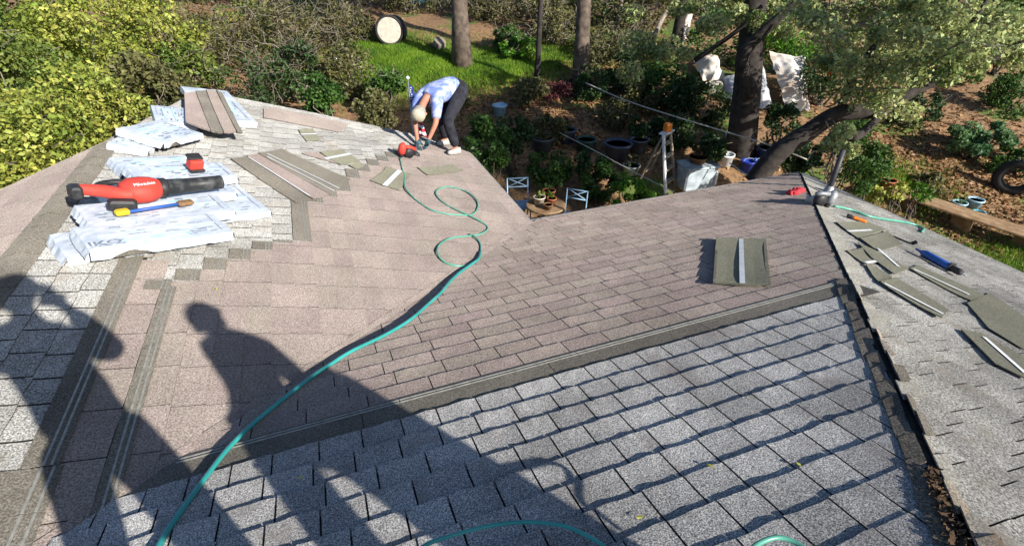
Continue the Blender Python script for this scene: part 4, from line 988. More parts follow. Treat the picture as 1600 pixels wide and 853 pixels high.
for u, v, d, r, n, m, lb in [(810, 95, 14.8, .5, 1500, 'leaf_vivid', 'leafy weeds right of the stout trunk'), (900, 60, 16.5, .8, 2200, 'leaf_olive', 'olive thicket behind the brown trunk'), (930, 150, 13.2, .6, 2200, 'leaf_dark', 'dark shrub right of the burgundy one'), (825, 165, 13.0, .5, 1700, 'leaf_olive', 'dry brown weeds on the shaded slope'), (700, 150, 12.5, .45, 1500, 'leaf_olive', 'weeds behind the workers back'), (1010, 205, 11.8, .5, 1900, 'leaf_dark', 'dark shrub behind the stepladder top'), (1440, 140, 12, .6, 1800, 'leaf_dark', 'dark shrub below the oak limb'), (1470, 250, 10.6, .3, 700, 'leaf_olive', 'small dry plant left of the tyre'), (1380, 245, 10.2, .3, 700, 'leaf_lime', 'pale weeds above the terracotta pot'), (1590, 230, 11, .5, 1500, 'leaf_green', 'leafy plant above the tyre')]:
    c = at(u, v, d); g = float(ground_z(c.x, c.y)); shrub('slope_shrub', lb, 'shrub', (c.x, c.y, g + r*.5), (r*1.2, r*1.2, r*.8), n, .08, m, MT, 'twig', 20, 6, 14, .3)
for u, v, d, r, n, m, lb, br in [
 (770, 40, 17.5, 1.0, 1800, 'leaf_olive', 'grey twiggy shrub right of the stout tree trunk', 110), (850, 50, 16.5, .95, 1800, 'leaf_olive', 'grey brown twiggy shrub left of the brown trunk', 110), (880, 10, 18, 1.2, 2200, 'leaf_dark', 'dark shrub over the twiggy one at the top middle', 60),
 (945, 85, 14.6, .8, 2000, 'leaf_olive', 'dry shrub right of the brown trunk', 60), (985, 120, 13.4, .75, 2400, 'leaf_dark', 'dark shrub above the stepladder shrub', 20), (1035, 130, 12.8, .8, 2600, 'leaf_green', 'green shrub below the bleached logs', 12),
 (1075, 150, 12.0, .55, 1900, 'leaf_dark', 'dark little shrub left of the oak, beneath the white sheet', 8), (1130, 60, 14, 1.0, 2400, 'leaf_green', 'green shrub behind the oak trunk, left side', 20), (1240, 50, 13.5, 1.1, 3000, 'leaf_vivid', 'vivid green shrub behind the oak trunk, right side', 10),
 (1300, 120, 12.5, .8, 2200, 'leaf_dark', 'dark shrub under the oak crown', 20), (640, 20, 18.5, 1.0, 1800, 'leaf_olive', 'olive shrub behind the drum', 50), (548, 45, 15.8, .8, 2000, 'leaf_olive', 'dry brown shrub left of the drum', 90),
 (380, 40, 15, 1.1, 2400, 'leaf_ivy', 'pale green shrub above the bare twiggy one', 60), (300, 110, 12, .8, 2400, 'leaf_ivy', 'pale shrub left of the bare twiggy one', 40), (460, 105, 12.6, .9, 2200, 'leaf_dark', 'dark shrub left of the fresh green bush', 80), (600, 135, 12, .55, 1700, 'leaf_green', 'small green shrub left of the flag', 20),
 (960, 185, 12.2, .5, 1600, 'leaf_olive', 'low olive shrub above the slate tub', 30), (1060, 205, 11.4, .5, 1700, 'leaf_dark', 'low dark shrub above the cool box', 14), (1110, 235, 10.8, .4, 1300, 'leaf_dark', 'low dark shrub right of the cool box', 10), (860, 205, 11.6, .45, 1400, 'leaf_olive', 'low olive shrub behind the leftmost tub', 30),
 (1255, 245, 9.6, .4, 1500, 'leaf_dark', 'dark shrub against the front slope near the leaning trunk', 10), (1330, 215, 10.2, .5, 1500, 'leaf_green', 'shrub behind the bush by the vent pipe', 12), (1580, 60, 13.5, 1.0, 2400, 'leaf_green', 'green shrub in the top right corner', 12), (1400, 60, 14, 1.0, 2600, 'leaf_dark', 'dark shrub behind the oak crown', 20), (1500, 95, 13.4, .8, 2200, 'leaf_green', 'green shrub above the ferny bush', 12)]:
    c = at(u, v, d); g = float(ground_z(c.x, c.y)); shrub('slope_shrub', lb, 'shrub', (c.x, c.y, max(c.z, g + r*.45)), (r, r, r*.9), n, .09, m, MT, 'twig', 22, 8, br, .3)
# background growth along the top edge
BG = 'background shrubs along the top'
for i, (u, d, r, m) in enumerate([(320, 20, 1.6, 'leaf_olive'), (560, 21, 1.5, 'leaf_olive'), (655, 23, 1.7, 'leaf_dark'), (790, 19, 1.3, 'leaf_olive'), (850, 21.5, 1.6, 'leaf_olive'), (945, 19, 1.5, 'leaf_dark'), (1010, 16.5, 1.1, 'leaf_olive'), (1105, 17.5, 1.6, 'leaf_dark'), (1200, 18.5, 1.9, 'leaf_dark'), (1290, 17.5, 1.8, 'leaf_green'), (1390, 17, 1.7, 'leaf_dark'), (1480, 16.5, 1.7, 'leaf_green'), (1570, 15.5, 1.6, 'leaf_dark'), (1660, 14.5, 1.7, 'leaf_green')]):
    c = at(u, 0, d); g = float(ground_z(c.x, c.y))
    nm = ('leftmost', 'second from left', 'third from left', 'fourth from left', 'fifth from left', 'sixth from left', 'seventh from left', 'eighth from left', 'ninth from left', 'tenth from left', 'fourth from right', 'third from right', 'second from right', 'rightmost')[i]
    shrub('background_shrub', nm + ' of the dim shrubs along the top edge', 'shrub', (c.x, c.y, g + r*.75), (r*1.2, r*1.2, r), 2600, .13, m, BG, 'twig', 20, 8, 26 if m == 'leaf_olive' else 8, .3)
# ------------------------------------------------------------------ grass, litter
def scatter_px(n, boxes, keep=None):
    out = []
    while len(out) < n:
        u0, v0, u1, v1 = random.choice(boxes); p = on_ground(random.uniform(u0, u1), random.uniform(v0, v1)); out.append(p)
    return out
def ground_scatter(n, cu, cv, su, sv):
    """points on the yard around a spot (metres), gaussian"""
    c = on_ground(cu, cv); x = RNG.normal(c.x, su, n); y = RNG.normal(c.y, sv, n); return np.stack([x, y, ground_z(x, y)], 1)
def grass(name, P, h, m, label):
    P = np.asarray(P); N = len(P); a = RNG.uniform(0, 2*np.pi, N); w = RNG.uniform(.006, .013, N); H = h*RNG.uniform(.5, 1.3, N)
    dx = np.stack([np.cos(a), np.sin(a), np.zeros(N)], 1); ln = RNG.normal(0, .35, (N, 2))*H[:, None]
    v = np.empty((N, 3, 3)); v[:, 0] = P - dx*w[:, None] - [0, 0, .01]; v[:, 1] = P + dx*w[:, None] - [0, 0, .01]; v[:, 2] = P + np.stack([ln[:, 0], ln[:, 1], H], 1)
    me = bpy.data.meshes.new(name); me.vertices.add(3*N); me.vertices.foreach_set('co', v.reshape(-1)); me.loops.add(3*N); me.loops.foreach_set('vertex_index', np.arange(3*N, dtype=np.int32))
    me.polygons.add(N); me.polygons.foreach_set('loop_start', np.arange(0, 3*N, 3, dtype=np.int32)); me.polygons.foreach_set('loop_total', np.full(N, 3, dtype=np.int32)); me.update(calc_edges=True); me.materials.append(M[m])
    tag(link(name, me), label, 'grass', kind='stuff')
gp = [ground_scatter(26000, 640, 105, 1.0, .9), ground_scatter(16000, 770, 105, .9, .7), ground_scatter(9000, 590, 80, .8, .8), ground_scatter(7000, 850, 90, 1.0, .8), ground_scatter(5000, 960, 70, 1.0, .8), ground_scatter(1200, 1440, 300, .5, .4), ground_scatter(4500, 1570, 420, .7, .5), ground_scatter(2500, 1390, 285, .4, .4)]
grass('grass', np.concatenate(gp), .10, 'grass', 'sunny green grass on the slope behind the worker')
lp = [ground_scatter(6000, 1420, 240, 1.8, 1.4), ground_scatter(5000, 900, 180, 1.8, 1.2), ground_scatter(4000, 420, 20, 2.5, 1.6), ground_scatter(4000, 800, 130, 2.0, 1.5), ground_scatter(3000, 1560, 330, 1.4, 1.0)]
lm = leaf_mesh('fallen_leaves', np.concatenate(lp) + [0, 0, .015], .085, 'leaf_litter', None, 1.2); tag(lm, 'fallen brown leaves strewn over the yard', 'leaves', kind='stuff')
# ------------------------------------------------------------------ yard plants
YP = 'yard bushes behind the eaves'
for u, v, d, R, n, m, lb, sz in [
 (765, 225, 9.7, (.55, .5, .6), 3200, 'leaf_green', 'leafy bush beside the eave, right of the worker', .07),
 (800, 205, 10.6, (.5, .5, .5), 2400, 'leaf_dark', 'dark bush behind the bush right of the worker', .07),
 (860, 262, 10.6, (.55, .5, .42), 2600, 'leaf_green', 'low bush behind the round table', .07),
 (940, 285, 10.4, (.6, .5, .4), 2800, 'leaf_green', 'low green bush right of the tilted chair', .07),
 (985, 305, 9.6, (.55, .5, .3), 2200, 'leaf_vivid', 'low bright bush at the eave below the stepladder', .06),
 (925, 262, 10.6, (.5, .5, .35), 1800, 'leaf_dark', 'dark bush in front of the slate tub', .07),
 (1095, 170, 12.4, (.9, .8, .6), 3200, 'leaf_dark', 'dark bush left of the oak trunk', .08),
 (1000, 165, 12.8, (.8, .8, .7), 2800, 'leaf_olive', 'olive shrub behind the stepladder', .08),
 (1225, 190, 10.8, (.55, .5, .4), 1800, 'leaf_dark', 'dark bush under the leaning trunk', .07),
 (880, 152, 13.2, (.75, .6, .45), 3600, 'leaf_red', 'burgundy leaved low shrub between the two tree trunks', .055),
 (1345, 262, 9.0, (.5, .5, .5), 3200, 'leaf_green', 'green bush right of the vent pipe', .06),
 (1532, 213, 11.2, (.72, .65, .42), 3600, 'leaf_fern', 'pale green ferny bush on the sunlit dirt slope', .08),
 (1440, 300, 9.8, (.25, .25, .2), 500, 'leaf_vivid', 'small lime plant on the dirt above the planks', .06),
 (1405, 300, 9.7, (.25, .22, .2), 420, 'leaf_lime', 'small yellowish plant by the terracotta pot', .06),
 (1585, 150, 12.5, (.8, .7, .6), 2600, 'leaf_green', 'green bush at the right edge above the tyre', .08)]:
    shrub('yard_bush', lb, 'bush', at(u, v, d), R, n, sz, m, YP, 'bark', 20, 6, 0, .35)
# ------------------------------------------------------------------ trees
def vtree(u, v, r, label, m, hgt, n, lean=(0, 0), bark='barkpale', cr=2.2, sz=.12, name='tree', crown_at=.75):
    b = on_ground(u, v); top = b + Vector((lean[0], lean[1], hgt)); cl = []
    for i in range(16):
        a = random.uniform(0, 6.28); q = random.uniform(.2, 1)*cr; cl.append((b.lerp(top, crown_at) + Vector((math.cos(a)*q, math.sin(a)*q, random.uniform(-.5, 1)*hgt*.28)), random.uniform(.55, .95)))
    limbs = [([b.lerp(top, .55 + .05*i), b.lerp(top, .65+.05*i).lerp(cl[i][0], .5), cl[i][0]], r*.35, .02) for i in range(6)]
    return tree(name, label, b, top, r, r*.4, limbs, cl, n, sz, m, bark, 'trees in the backyard')
vtree(722, 103, .24, 'stout tree trunk standing on the sunny grass', 'leaf_dark', 9.5, 5000, (.1, .1), 'barkmid')
vtree(907, 135, .20, 'brown tree trunk behind the burgundy shrub', 'leaf_dark', 9, 5000, (-.15, .2), 'barkmid')
vtree(838, 137, .075, 'slim dark trunk between the two stouter trees', 'leaf_olive', 7, 2500, (.2, 0), 'barkdark', 1.5)
vtree(1052, 92, .15, 'dark trunk between the bleached logs at the top', 'leaf_dark', 8, 4000, (.2, .1), 'barkdark')
vtree(800, 30, .10, 'thin far trunk right of the stout tree', 'leaf_olive', 8, 2500, (.3, 0), 'bark')
vtree(480, 10, .09, 'thin far trunk at the top left of the thicket', 'leaf_olive', 8, 2500, (0, .3), 'bark')
vtree(960, 60, .07, 'thin leaning sapling right of the brown trunk', 'leaf_olive', 6, 1800, (.5, 0), 'barkpale', 1.4)
# the oak: dark trunk and a long limb reaching over the yard to the right
ob = on_ground(1160, 232); pts_l = [at(1178, 285, 9.4), at(1215, 240, 9.1), at(1262, 208, 8.9), at(1310, 178, 8.7), at(1372, 172, 8.6), at(1430, 140, 8.5), at(1500, 110, 8.4), at(1620, 62, 8.2)]
cl = []
for k in range(95):
    u = random.uniform(1225, 1640); v = random.uniform(-40, 95 + 90*max(0, 1-abs(u-1370)/170)); d = random.uniform(6.9, 9.6)
    cl.append((at(u, v, d), random.uniform(.14, .34)))
for k in range(46): u = random.uniform(985, 1230); cl.append((at(u, random.uniform(-40, 60 + (1230-u)*.45), random.uniform(8.6, 10.6)), random.uniform(.12, .3)))
for u, v, d, r in ((1345, 140, 7.9, .3), (1385, 165, 7.8, .27), (1330, 110, 8, .3), (1400, 120, 7.7, .3), (1420, 175, 7.9, .2), (1290, 95, 8.2, .25), (1480, 60, 7.6, .35), (1540, 40, 7.4, .35), (1300, 225, 7.3, .15), (1318, 205, 7.2, .16), (1330, 235, 7.3, .13), (1265, 90, 8.2, .2), (1520, 100, 7.6, .2)): cl.append((at(u, v, d), r))
cl = [c for c in cl if not (1080 < pix(c[0])[0] < 1285 and pix(c[0])[1] > 62)]
olimbs = [(pts_l, .19, .07), ([at(1400, 158, 8.55), at(1350, 205, 8.4), at(1330, 215, 8.3)], .05, .09), ([at(1175, 150, 10), at(1160, 90, 9.6), at(1215, 30, 9.2), at(1300, -40, 8.8)], .15, .05), ([at(1085, 95, 10.2), at(1150, 50, 9.7), at(1190, 10, 9.2)], .05, .035), ([at(1310, 178, 8.7), at(1340, 110, 8.2), at(1390, 40, 7.9), at(1440, -50, 7.6)], .07, .02), ([at(1430, 140, 8.5), at(1480, 80, 8), at(1530, 20, 7.6), at(1570, -60, 7.4)], .05, .02), ([at(1262, 208, 8.9), at(1300, 190, 8.2), at(1305, 225, 7.4), at(1292, 262, 7.1)], .02, .008)]
tree('oak_tree', 'dark trunked oak whose long limb and pale leaves reach over the yard', ob, at(1185, -60, 10.2), .34, .22, olimbs, cl, 32000, .066, 'leaf_oak', 'barkdark', None, .2, mid=[at(1166, 150, 10.8)], aspect=.6)
# bare curling twigs hanging by the vent pipe
tw = MB(); 
for P in ([(1262,250),(1270,238),(1285,236),(1296,246),(1292,260),(1275,262),(1264,255)], [(1290,190),(1298,210),(1296,232),(1305,250)], [(1268,262),(1272,275),(1283,280)], [(1300,240),(1292,262),(1288,275)]):
    tw.tube(smooth_pts([at(u, v, 7.25 + .05*i) for i, (u, v) in enumerate(P)], 4), .009, 5)
tag(tw.build('bare_vine', 'twig', None, True, origin=at(1262, 250, 7.25)), 'pale bare vine curling beside the vent pipe', 'vine')
# unseen tall tree added behind the viewer to shade the yard
def added_shade_tree(x, y, z0, z1, r, n, label):
    b = Vector((x, y, -5.0)); top = Vector((x, y, z1)); cl = []
    for i in range(34):
        a = random.uniform(0, 6.28); q = math.sqrt(random.random())*r; cl.append((Vector((x + math.cos(a)*q, y + math.sin(a)*q, random.uniform(z0, z1))), random.uniform(.7, 1.3)))
    limbs = [([b.lerp(top, .55), b.lerp(top, .6).lerp(cl[i][0], .5), cl[i][0]], .1, .03) for i in range(10)]
    tree('added_shade_tree', label, b, top, .35, .12, limbs, cl, n, .2, 'leaf_dark', 'bark', 'unseen trees added behind the viewer', .2)
added_shade_tree(13.7, -9.5, 6.7, 8.3, 1.3, 5500, 'unseen tall tree added behind the viewer to shade the middle of the yard')

# ------------------------------------------------------------------ yard furniture and clutter
def chair(pos, rz, label, tilt=0.0):
    t = thing('garden_chair', label, 'chair', pos, None, 'pale metal chairs behind the eave'); t.rotation_euler = (tilt, 0, rz)
    w, d, sh, bh, r = .40, .40, .45, .92, .0125
    for s in (-1, 1):
        MB().tube([(s*w/2, d/2, 0), (s*w/2, d/2-.01, sh), (s*w/2, d/2+.05, bh)], r, 8).build('back_leg', 'chairpaint', t, True)
        MB().tube([(s*w/2, -d/2-.02, 0), (s*w/2, -d/2, sh)], r, 8).build('front_leg', 'chairpaint', t, True)
    for i in range(7): MB().box((0, -d/2 + .03 + i*d/7, sh+.012), (w+.02, .035, .012), bev=.003).build('seat_slat', 'chairpaint', t)
    MB().tube([(-w/2, d/2+.05, bh-.008), (w/2, d/2+.05, bh-.008)], r, 8).build('top_rail', 'chairpaint', t, True)
    MB().tube([(-w/2, d/2+.032, sh+.29), (w/2, d/2+.032, sh+.29)], r, 8).build('lower_rail', 'chairpaint', t, True)
    MB().tube([(-w/2, d/2+.032, sh+.29), (w/2, d/2+.05, bh)], r*.8, 6).build('back_cross', 'chairpaint', t, True)
    MB().tube([(w/2, d/2+.032, sh+.29), (-w/2, d/2+.05, bh)], r*.8, 6).build('back_cross', 'chairpaint', t, True)
    return t
def gnd(p, dz=0): return Vector((p.x, p.y, float(ground_z(p.x, p.y)) + dz))
chair(gnd(at(811, 285, 9.85)), -.25, 'upright pale blue metal chair beside the wing eave')
chair(gnd(at(896, 312, 9.7)), -.75, 'pale blue metal chair turned sideways in front of the low bush')
def pot(pos, r, h, m, label, plant=None, soil=True, name='flower_pot', cat='pot', taper=.72, group=None, lip=1.08, pn=160, ps=.05, pr=None, oval=1):
    t = thing(name, label, cat, pos, None, group)
    MB().lathe([(r*taper, 0), (r*.98, h*.86), (r*lip, h*.87), (r*lip, h), (r*.93, h), (r*.9, h*.86)], 20, sx=oval).build('shell', m, t, True)
    if soil: MB().lathe([(1e-4, h*.86), (r*.9, h*.86), (r*.9, h*.84)], 16, sx=oval).build('soil', 'soil', t)
    if plant:
        pr = pr or r; cc, rd = subclumps((0, 0, h + pr*.5), (pr, pr, pr*.7), 8, (.35, .6)); tag(leaf_mesh('plant', crown_pts(cc, rd, pn), ps, plant, t, .4), kind='stuff')
    return t
# round table with pots
tp = gnd(at(853, 322, 9.75)); t = thing('garden_table', 'small round brown table crowded with pots between the two chairs', 'table', tp)
MB().lathe([(.36, .68), (.37, .69), (.37, .715), (.36, .72)], 24).build('table_top', 'plank', t); MB().tube([(0, 0, .05), (0, 0, .68)], .035, 10).build('pedestal', 'plank', t, True)
for a in range(3): MB().bar((0, 0, .06), (math.cos(a*2.09)*.25, math.sin(a*2.09)*.25, .02), .04, .03).build('foot', 'plank', t)
pot(tp + Vector((-.12, .05, .722)), .11, .16, 'concrete', 'cream pot at the left of the round table', 'leaf_lime', pn=60)
pot(tp + Vector((.10, -.03, .722)), .09, .13, 'terra', 'small terracotta pot on the right of the round table', 'leaf_vivid', pn=50)
pot(tp + Vector((.13, .17, .722)), .12, .20, 'terra', 'taller terracotta pot at the back of the round table', 'leaf_green', pn=60)
pot(tp + Vector((-.05, -.2, .722)), .08, .10, 'basket', 'little brown pot at the front of the round table', None)
# tubs
TG = 'planting tubs in the shaded yard'
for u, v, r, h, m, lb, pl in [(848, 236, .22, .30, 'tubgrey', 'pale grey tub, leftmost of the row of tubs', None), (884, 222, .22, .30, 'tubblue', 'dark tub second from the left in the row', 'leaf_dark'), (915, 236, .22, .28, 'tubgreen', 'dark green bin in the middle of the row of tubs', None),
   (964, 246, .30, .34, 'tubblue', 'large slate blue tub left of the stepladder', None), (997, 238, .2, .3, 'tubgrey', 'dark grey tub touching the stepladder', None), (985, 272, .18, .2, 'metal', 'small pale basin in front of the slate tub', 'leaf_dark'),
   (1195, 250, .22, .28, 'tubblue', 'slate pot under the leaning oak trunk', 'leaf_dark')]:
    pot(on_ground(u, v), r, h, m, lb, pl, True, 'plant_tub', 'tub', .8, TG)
BK = 'buckets in the yard'
for u, v, r, h, m, lb in [(781, 181, .17, .26, 'chairpaint', 'pale blue bucket on the leaf litter right of the worker'), (1131, 258, .17, .25, 'white', 'white bucket right of the white box'), (1166, 268, .15, .24, 'cobalt', 'cobalt blue bucket, left one of the pair'), (1184, 268, .15, .24, 'blue', 'blue bucket, right one of the pair'), (1140, 222, .13, .2, 'white', 'small white pail above the white bucket')]:
    b = pot(on_ground(u, v), r, h, m, lb, None, False, 'bucket', 'bucket', .82, BK)
    MB().tube([(-r, 0, h*.95), (-r*.7, .02, h*1.1), (0, .03, h*1.18), (r*.7, .02, h*1.1), (r, 0, h*.95)], .006, 6).build('bail_handle', 'metal', b, True)
# wooden stepladder
lb_ = on_ground(1028, 292); lt = 1.15; t = thing('stepladder', 'weathered white wooden stepladder standing in the shaded yard', 'stepladder', lb_); t.rotation_euler = (0, 0, .55)
for s in (-1, 1):
    MB().bar((s*.25, -.28, 0), (s*.16, 0, lt), .035, .075).build('front_rail', 'white' if s < 0 else 'wood', t); MB().bar((s*.22, .36, 0), (s*.13, .03, lt-.05), .03, .045).build('rear_leg', 'wood', t)
for i in range(4): z = .2 + i*.25; MB().box((0, -.28 + .28*z/lt, z), (.46 - .16*z/lt, .09, .022)).build('tread', 'wood', t)
MB().box((0, 0, lt+.012), (.40, .16, .025)).build('top_cap', 'white', t)
for z in (.3, .65): MB().bar((-.2, .36-.33*z/lt, z), (.2, .36-.33*z/lt, z), .03, .02).build('rear_brace', 'wood', t)
MB().box((0, 0, .08), (.14, .14, .16), bev=.02).build('paint_can', 'orange')
tag(bpy.data.objects['paint_can'], 'orange container on top of the stepladder', 'container'); bpy.data.objects['paint_can'].location = lb_ + Vector((0, 0, lt+.027))
# white cool box with basket
cbp = on_ground(1084, 292); t = thing('cool_box', 'white cool box with slanted lid right of the stepladder', 'cool box', cbp); t.rotation_euler = (0, 0, -.1)
MB().box((0, 0, .24), (.72, .44, .46), bev=.03).build('box', 'binpaint', t); MB().box((0, 0, .50), (.76, .48, .05), Matrix.Rotation(.06, 3, 'X'), bev=.015).build('lid', 'binpaint', t); MB().box((.33, -.22, .25), (.05, .05, .3), bev=.01).build('side_handle', 'white', t)
bk = pot(cbp + Vector((.0, .05, .53)), .19, .12, 'basket', 'brown wicker basket on the white cool box', 'leaf_litter', True, 'basket', 'basket', .8, pn=80)
t = tag(MB().lathe([(.02, 0), (.06, .01), (.06, .35), (.03, .42), (.03, .45)], 14, Matrix.Rotation(math.pi/2, 3, 'Y')).build('plastic_jug', 'white', None, True), 'white plastic jug lying behind the cool box', 'jug'); t.location = on_ground(1060, 262, .06)
# ropes strung across the yard
def rope(P, label, r=.011):
    pts = [at(*p) for p in P]; o = MB().tube(smooth_pts(pts, 5), r, 6).build('rope', 'rope', None, True, origin=pts[0]); tag(o, label, 'rope')
rope([(915, 130, 12.2), (980, 158, 11.6), (1060, 184, 10.9), (1140, 208, 10.2), (1200, 226, 9.7), (1262, 250, 9.2)], 'upper pale rope slanting across the yard to the leaning trunk', .013)
rope([(875, 208, 11.0), (930, 236, 10.4), (985, 266, 9.9), (1052, 300, 9.3)], 'lower pale rope slanting past the slate tub', .009)
rope([(1140, 255, 9.7), (1165, 272, 9.4), (1192, 285, 9.1)], 'short pale rope by the blue buckets', .012)
# flag on a short pole beyond the roof edge
fp = at(646, 215, 8.35); ft_ = at(637, 122, 8.5); t = thing('flag', 'star spangled flag hanging furled on a pole behind the worker', 'flag', fp)
MB().tube([(0, 0, -1.2), (0, 0, 0), ft_-fp], .011, 8).build('flag_pole', 'metal', t, True); MB().blob(ft_-fp, (.03, .03, .03)).build('finial', 'white', t, True)
axp = (ft_-fp); sdv = Vector((CYW, -SY, 0))
def cloth(v0, v1, w0, w1, m, nm, ph=0.0):
    b = MB(); nx, nz = 8, 8; vs = []
    for j in range(nz+1):
        for i in range(nx+1):
            a = j/nz; x = (i/nx)*(w0 + (w1-w0)*a); q = v0 + (v1-v0)*a
            vs.append(axp*q + sdv*(x+.012) + Vector((SY, CYW, 0))*(.025*math.sin(i*1.7+ph) + .01*math.sin(j*1.2)) - Vector((0, 0, .05*i/nx)))
    k = nx+1; b.add(vs, [(j*k+i, j*k+i+1, (j+1)*k+i+1, (j+1)*k+i) for j in range(nz) for i in range(nx)])
    o = b.build(nm, m, t, True); o.modifiers.new('s', 'SOLIDIFY').thickness = .002
cloth(.9, .30, .05, .15, 'flagblue', 'canton')
for i in range(5): cloth(.30 - i*.055, .245 - i*.055, .15 + i*.012, .162 + i*.012, ('flagred', 'white')[i % 2], 'stripe')
for i in range(14):
    b = MB(); q = .84 - i*.037; P = []; c = axp*q + sdv*(.025 + .055*random.random()*(1.2-q)) - Vector((SY, CYW, 0))*.035
    for k in range(10): a = k*math.pi/5; rr = .016 if k % 2 == 0 else .007; P.append(c + sdv*math.sin(a)*rr + Vector((0, 0, math.cos(a)*rr)))
    b.prism(P, .002, -Vector((SY, CYW, 0))); b.build('star', 'white', t)
# tyre standing on the dirt slope
def torus(b, R, r, n=32, k=12, sq=.8):
    vs = []
    for i in range(n):
        a = 2*math.pi*i/n
        for j in range(k):
            q = 2*math.pi*j/k; rr = R + r*math.cos(q); vs.append((rr*math.cos(a), r*1.0*math.sin(q)*sq, rr*math.sin(a)))
    b.add(vs, [(i*k+j, i*k+(j+1)%k, ((i+1)%n)*k+(j+1)%k, ((i+1)%n)*k+j) for i in range(n) for j in range(k)]); return b
ty = on_ground(1574, 303); dd = ty.length; t = thing('tyre', 'black car tyre standing upright on the dirt slope at the right', 'tyre', ty + Vector((0, 0, .36))); t.rotation_euler = (.12, 0, -YAW - .65)
torus(MB(), .29, .095).build('carcass', 'rubber', t, True)
for i in range(30): a = 2*math.pi*i/30; MB().box((math.cos(a)*.383, 0, math.sin(a)*.383), (.012, .13, .035), Matrix.Rotation(-a, 3, 'Y')).build('tread_block', 'rubber', t)
# drum lying at the top of the grass, pale end to the viewer
dp = on_ground(614, 68); t = thing('drum', 'dark drum lying on the grass with its pale end facing the house', 'drum', dp + Vector((0, 0, .36)))
dirv = (Vector((-.35, -.9, .12))).normalized(); rm = dirv.to_track_quat('Z', 'Y').to_matrix()
MB().lathe([(.40, -.35), (.42, -.33), (.41, 0), (.42, .33), (.40, .35), (.36, .35), (.355, .33)], 26, rm).build('shell', 'rubber', t, True)
MB().lathe([(1e-4, .345), (.34, .345), (.355, .33)], 26, rm).build('end_cover', 'concrete', t)
sp = on_ground(686, 76); t = tag(MB().lathe([(.2, 0), (.18, .25), (.165, .27), (1e-4, .272)], 14, Matrix.Rotation(.6, 3, 'X')).build('tree_stump', 'barkpale', None, True), 'small cut log lying between the drum and the stout tree', 'log'); t.location = sp
# bleached logs and boulders around the oak
def log(P, R, label, m='bleached', name='weathered_log'):
    gd = on_ground(P[0][0], P[0][1]).length/ray(P[0][0], P[0][1]).length; pts = [at(p[0], p[1], gd) for p in P]; q = smooth_pts(pts, 5); n = len(q); rad = np.interp(np.linspace(0, 1, n), np.linspace(0, 1, len(R)), R)
    tag(MB().tube(q, [r*(1+random.uniform(-.06, .06)) for r in rad], 12).build(name, m, None, True, origin=pts[0]), label, 'log')
from mathutils import noise as mnoise
def crumpled(px, label, m='sheet', folds=.12, name='crumpled_sheet', seed=0, bulge=.15):
    # px: four corners (u, v, depth) of a sheet slumped over what lies beneath it
    gd = sum(on_ground(p[0], p[1]).length/ray(p[0], p[1]).length for p in px[2:])/2 - .1      # stands where its foot meets the slope
    A, B, C_, D_ = [at(p[0], p[1], gd + (.25 if i < 2 else 0)) for i, p in enumerate(px)]; n = (B-A).cross(D_-A).normalized(); n = n if n.dot(A) < 0 else -n; N = 26; vs = []
    for j in range(N+1):
        for i in range(N+1):
            a, b = i/N, j/N; p = (A*(1-a)+B*a)*(1-b) + (D_*(1-a)+C_*a)*b; q = p*3.2 + Vector((seed*7, 0, 0))
            rid = 1-abs(mnoise.noise(q*1.1))*2; f = mnoise.noise(q)*.6 + rid*.5 + mnoise.noise(q*2.7)*.35
            edge = 1 + .10*mnoise.noise(Vector((a*4+seed, b*4, 1)))
            vs.append(A + (p-A)*edge + n*(folds*f + bulge*math.sin(math.pi*a)*math.sin(math.pi*b)))
    k = N+1; o = MB().add([v-A for v in vs], [(j*k+i, j*k+i+1, (j+1)*k+i+1, (j+1)*k+i) for j in range(N) for i in range(N)]).build(name, m, None, False); o.location = A
    o.modifiers.new('s', 'SOLIDIFY').thickness = .006; tag(o, label, 'sheet', 'crumpled sheets around the oak')
crumpled([(1200, 82, 9.9), (1256, 92, 9.9), (1262, 175, 9.5), (1226, 165, 9.5)], 'big pale crumpled sheet hanging right of the oak trunk', 'sheet', .10, seed=1, bulge=.25)
crumpled([(1166, 98, 10.6), (1190, 95, 10.6), (1206, 172, 10.3), (1178, 168, 10.3)], 'narrow grey plastic sheet between the oak trunk and the pale sheet', 'tarp', .07, seed=2)
crumpled([(1132, 122, 11.0), (1152, 116, 11.0), (1152, 158, 10.7), (1132, 156, 10.7)], 'small grey sheet hanging left of the oak trunk', 'tarp', .06, seed=3)
crumpled([(1082, 92, 12.6), (1118, 86, 12.6), (1132, 128, 12.2), (1100, 134, 12.2)], 'dirty white crumpled sheet heaped left of the oak', 'sheet', .12, seed=4, bulge=.25)
log([(1018, 66, 14.0), (1032, 35, 14.0), (1042, 18, 14)], [.08, .07, .06], 'thin bleached log leaning left of the dark trunk', 'barkpale')
log([(1062, 85, 13.6), (1070, 45, 13.6), (1078, 22, 13.6)], [.06, .13, .08], 'bleached log leaning right of the dark trunk')
rk = on_ground(1115, 145); tag(MB().blob(rk + Vector((0, 0, .08)), (.3, .25, .2), None, 16, noise=.1).build('boulder', 'rock', None, True, origin=rk), 'pale boulder just below the dirty white sheet', 'boulder')
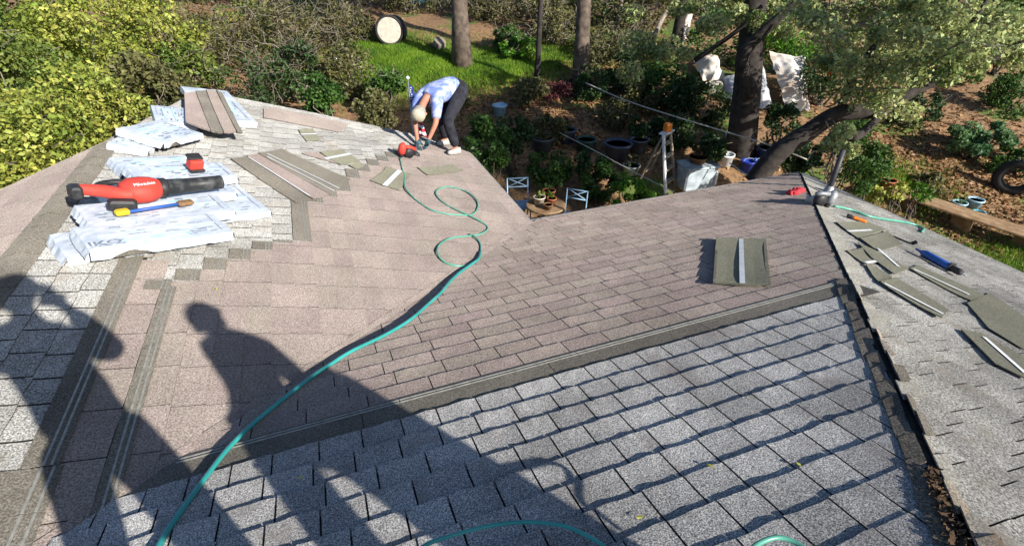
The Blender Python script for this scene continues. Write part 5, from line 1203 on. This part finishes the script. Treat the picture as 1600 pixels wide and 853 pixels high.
# plank walkway and pots at the right
pA = [on_ground(1385, 318, .25), on_ground(1620, 398, .25)]; dv = (pA[1]-pA[0]).normalized(); sv = Vector((-dv.y, dv.x, 0)).normalized()
t = thing('plank_walk', 'raised walkway of weathered planks below the tyre', 'walkway', pA[0])
for i in range(3): o = .17*i; MB().bar(sv*o, dv*3.6 + sv*o, .155, .04, bev=.006).build('plank', 'plank', t)
for k in range(4): MB().box(dv*(.3 + k*1.0) + sv*.17 + Vector((0, 0, -.25)), (.1, .34, .42)).build('support_post', 'plank', t)
PG = 'glazed pots on the right'
pot(on_ground(1493, 330), .13, .2, 'paleblue', 'pale blue glazed pot, left of the three blue pots', 'leaf_fern', group=PG, pn=50)
pot(on_ground(1518, 326), .14, .2, 'paleblue', 'pale blue glazed pot, middle of the three blue pots', None, group=PG)
pot(on_ground(1524, 342), .11, .15, 'turq', 'turquoise glazed pot in front of the pale blue pair', None, group=PG)
pot(on_ground(1384, 294), .15, .18, 'terra', 'terracotta pot on the dirt right of the green bush', None)
pot(on_ground(1300, 130), .2, .3, 'terra', 'terracotta pot half hidden under the oak crown', None)
t = tag(MB().lathe([(.45, -.12), (.48, -.1), (.46, .10), (.40, .12)], 20, Matrix.Rotation(.3, 3, 'X')).build('paddling_pool', 'turq', None, True), 'turquoise basin at the top edge above the drum', 'basin'); t.location = on_ground(650, 2, .1)
# debris in the open hip joint at the lower right
P = []
for i in range(1500):
    s = random.uniform(-.6, .55); w = random.gauss(0, .035); P.append(tuple(WR(s+HIP-.04+w*.6, s, .012 + random.random()*.012)))
tag(leaf_mesh('leaf_debris', np.array(P), .022, 'litter', None, .8), 'brown leaf crumbs lodged in the old hip joint', 'debris', kind='stuff')
# small yellow leaves lying on the grey shingles
for i, (u, v) in enumerate(((1110, 728), (1000, 808), (1248, 726), (470, 746), (338, 452))):
    f_ = hR if i != 4 else hL; n_ = NR if i != 4 else NL; c = f_(u, v, .016); a = random.uniform(0, 6); x = Vector((math.cos(a), math.sin(a), 0))
    fr = on_plane(c, n_, x).to_3x3(); P = [c + fr @ Vector(q) for q in ((-.013, 0, .004), (-.003, .007, .006), (.011, .003, .002), (.013, 0, .005), (.001, -.007, .004))]
    tag(MB().prism(P, .0012, n_).build('fallen_leaf', 'leaf_yellow', None, origin=c), ('yellow fallen leaf on the grey shingles left of the pale hose loop', 'yellow fallen leaf nearest the bottom edge of the grey shingles', 'yellow fallen leaf on the grey shingles nearest the hip', 'yellow fallen leaf beside the stooping shadow', 'pale yellow fallen leaf on the tan shingles above the stooping shadow')[i], 'leaf')
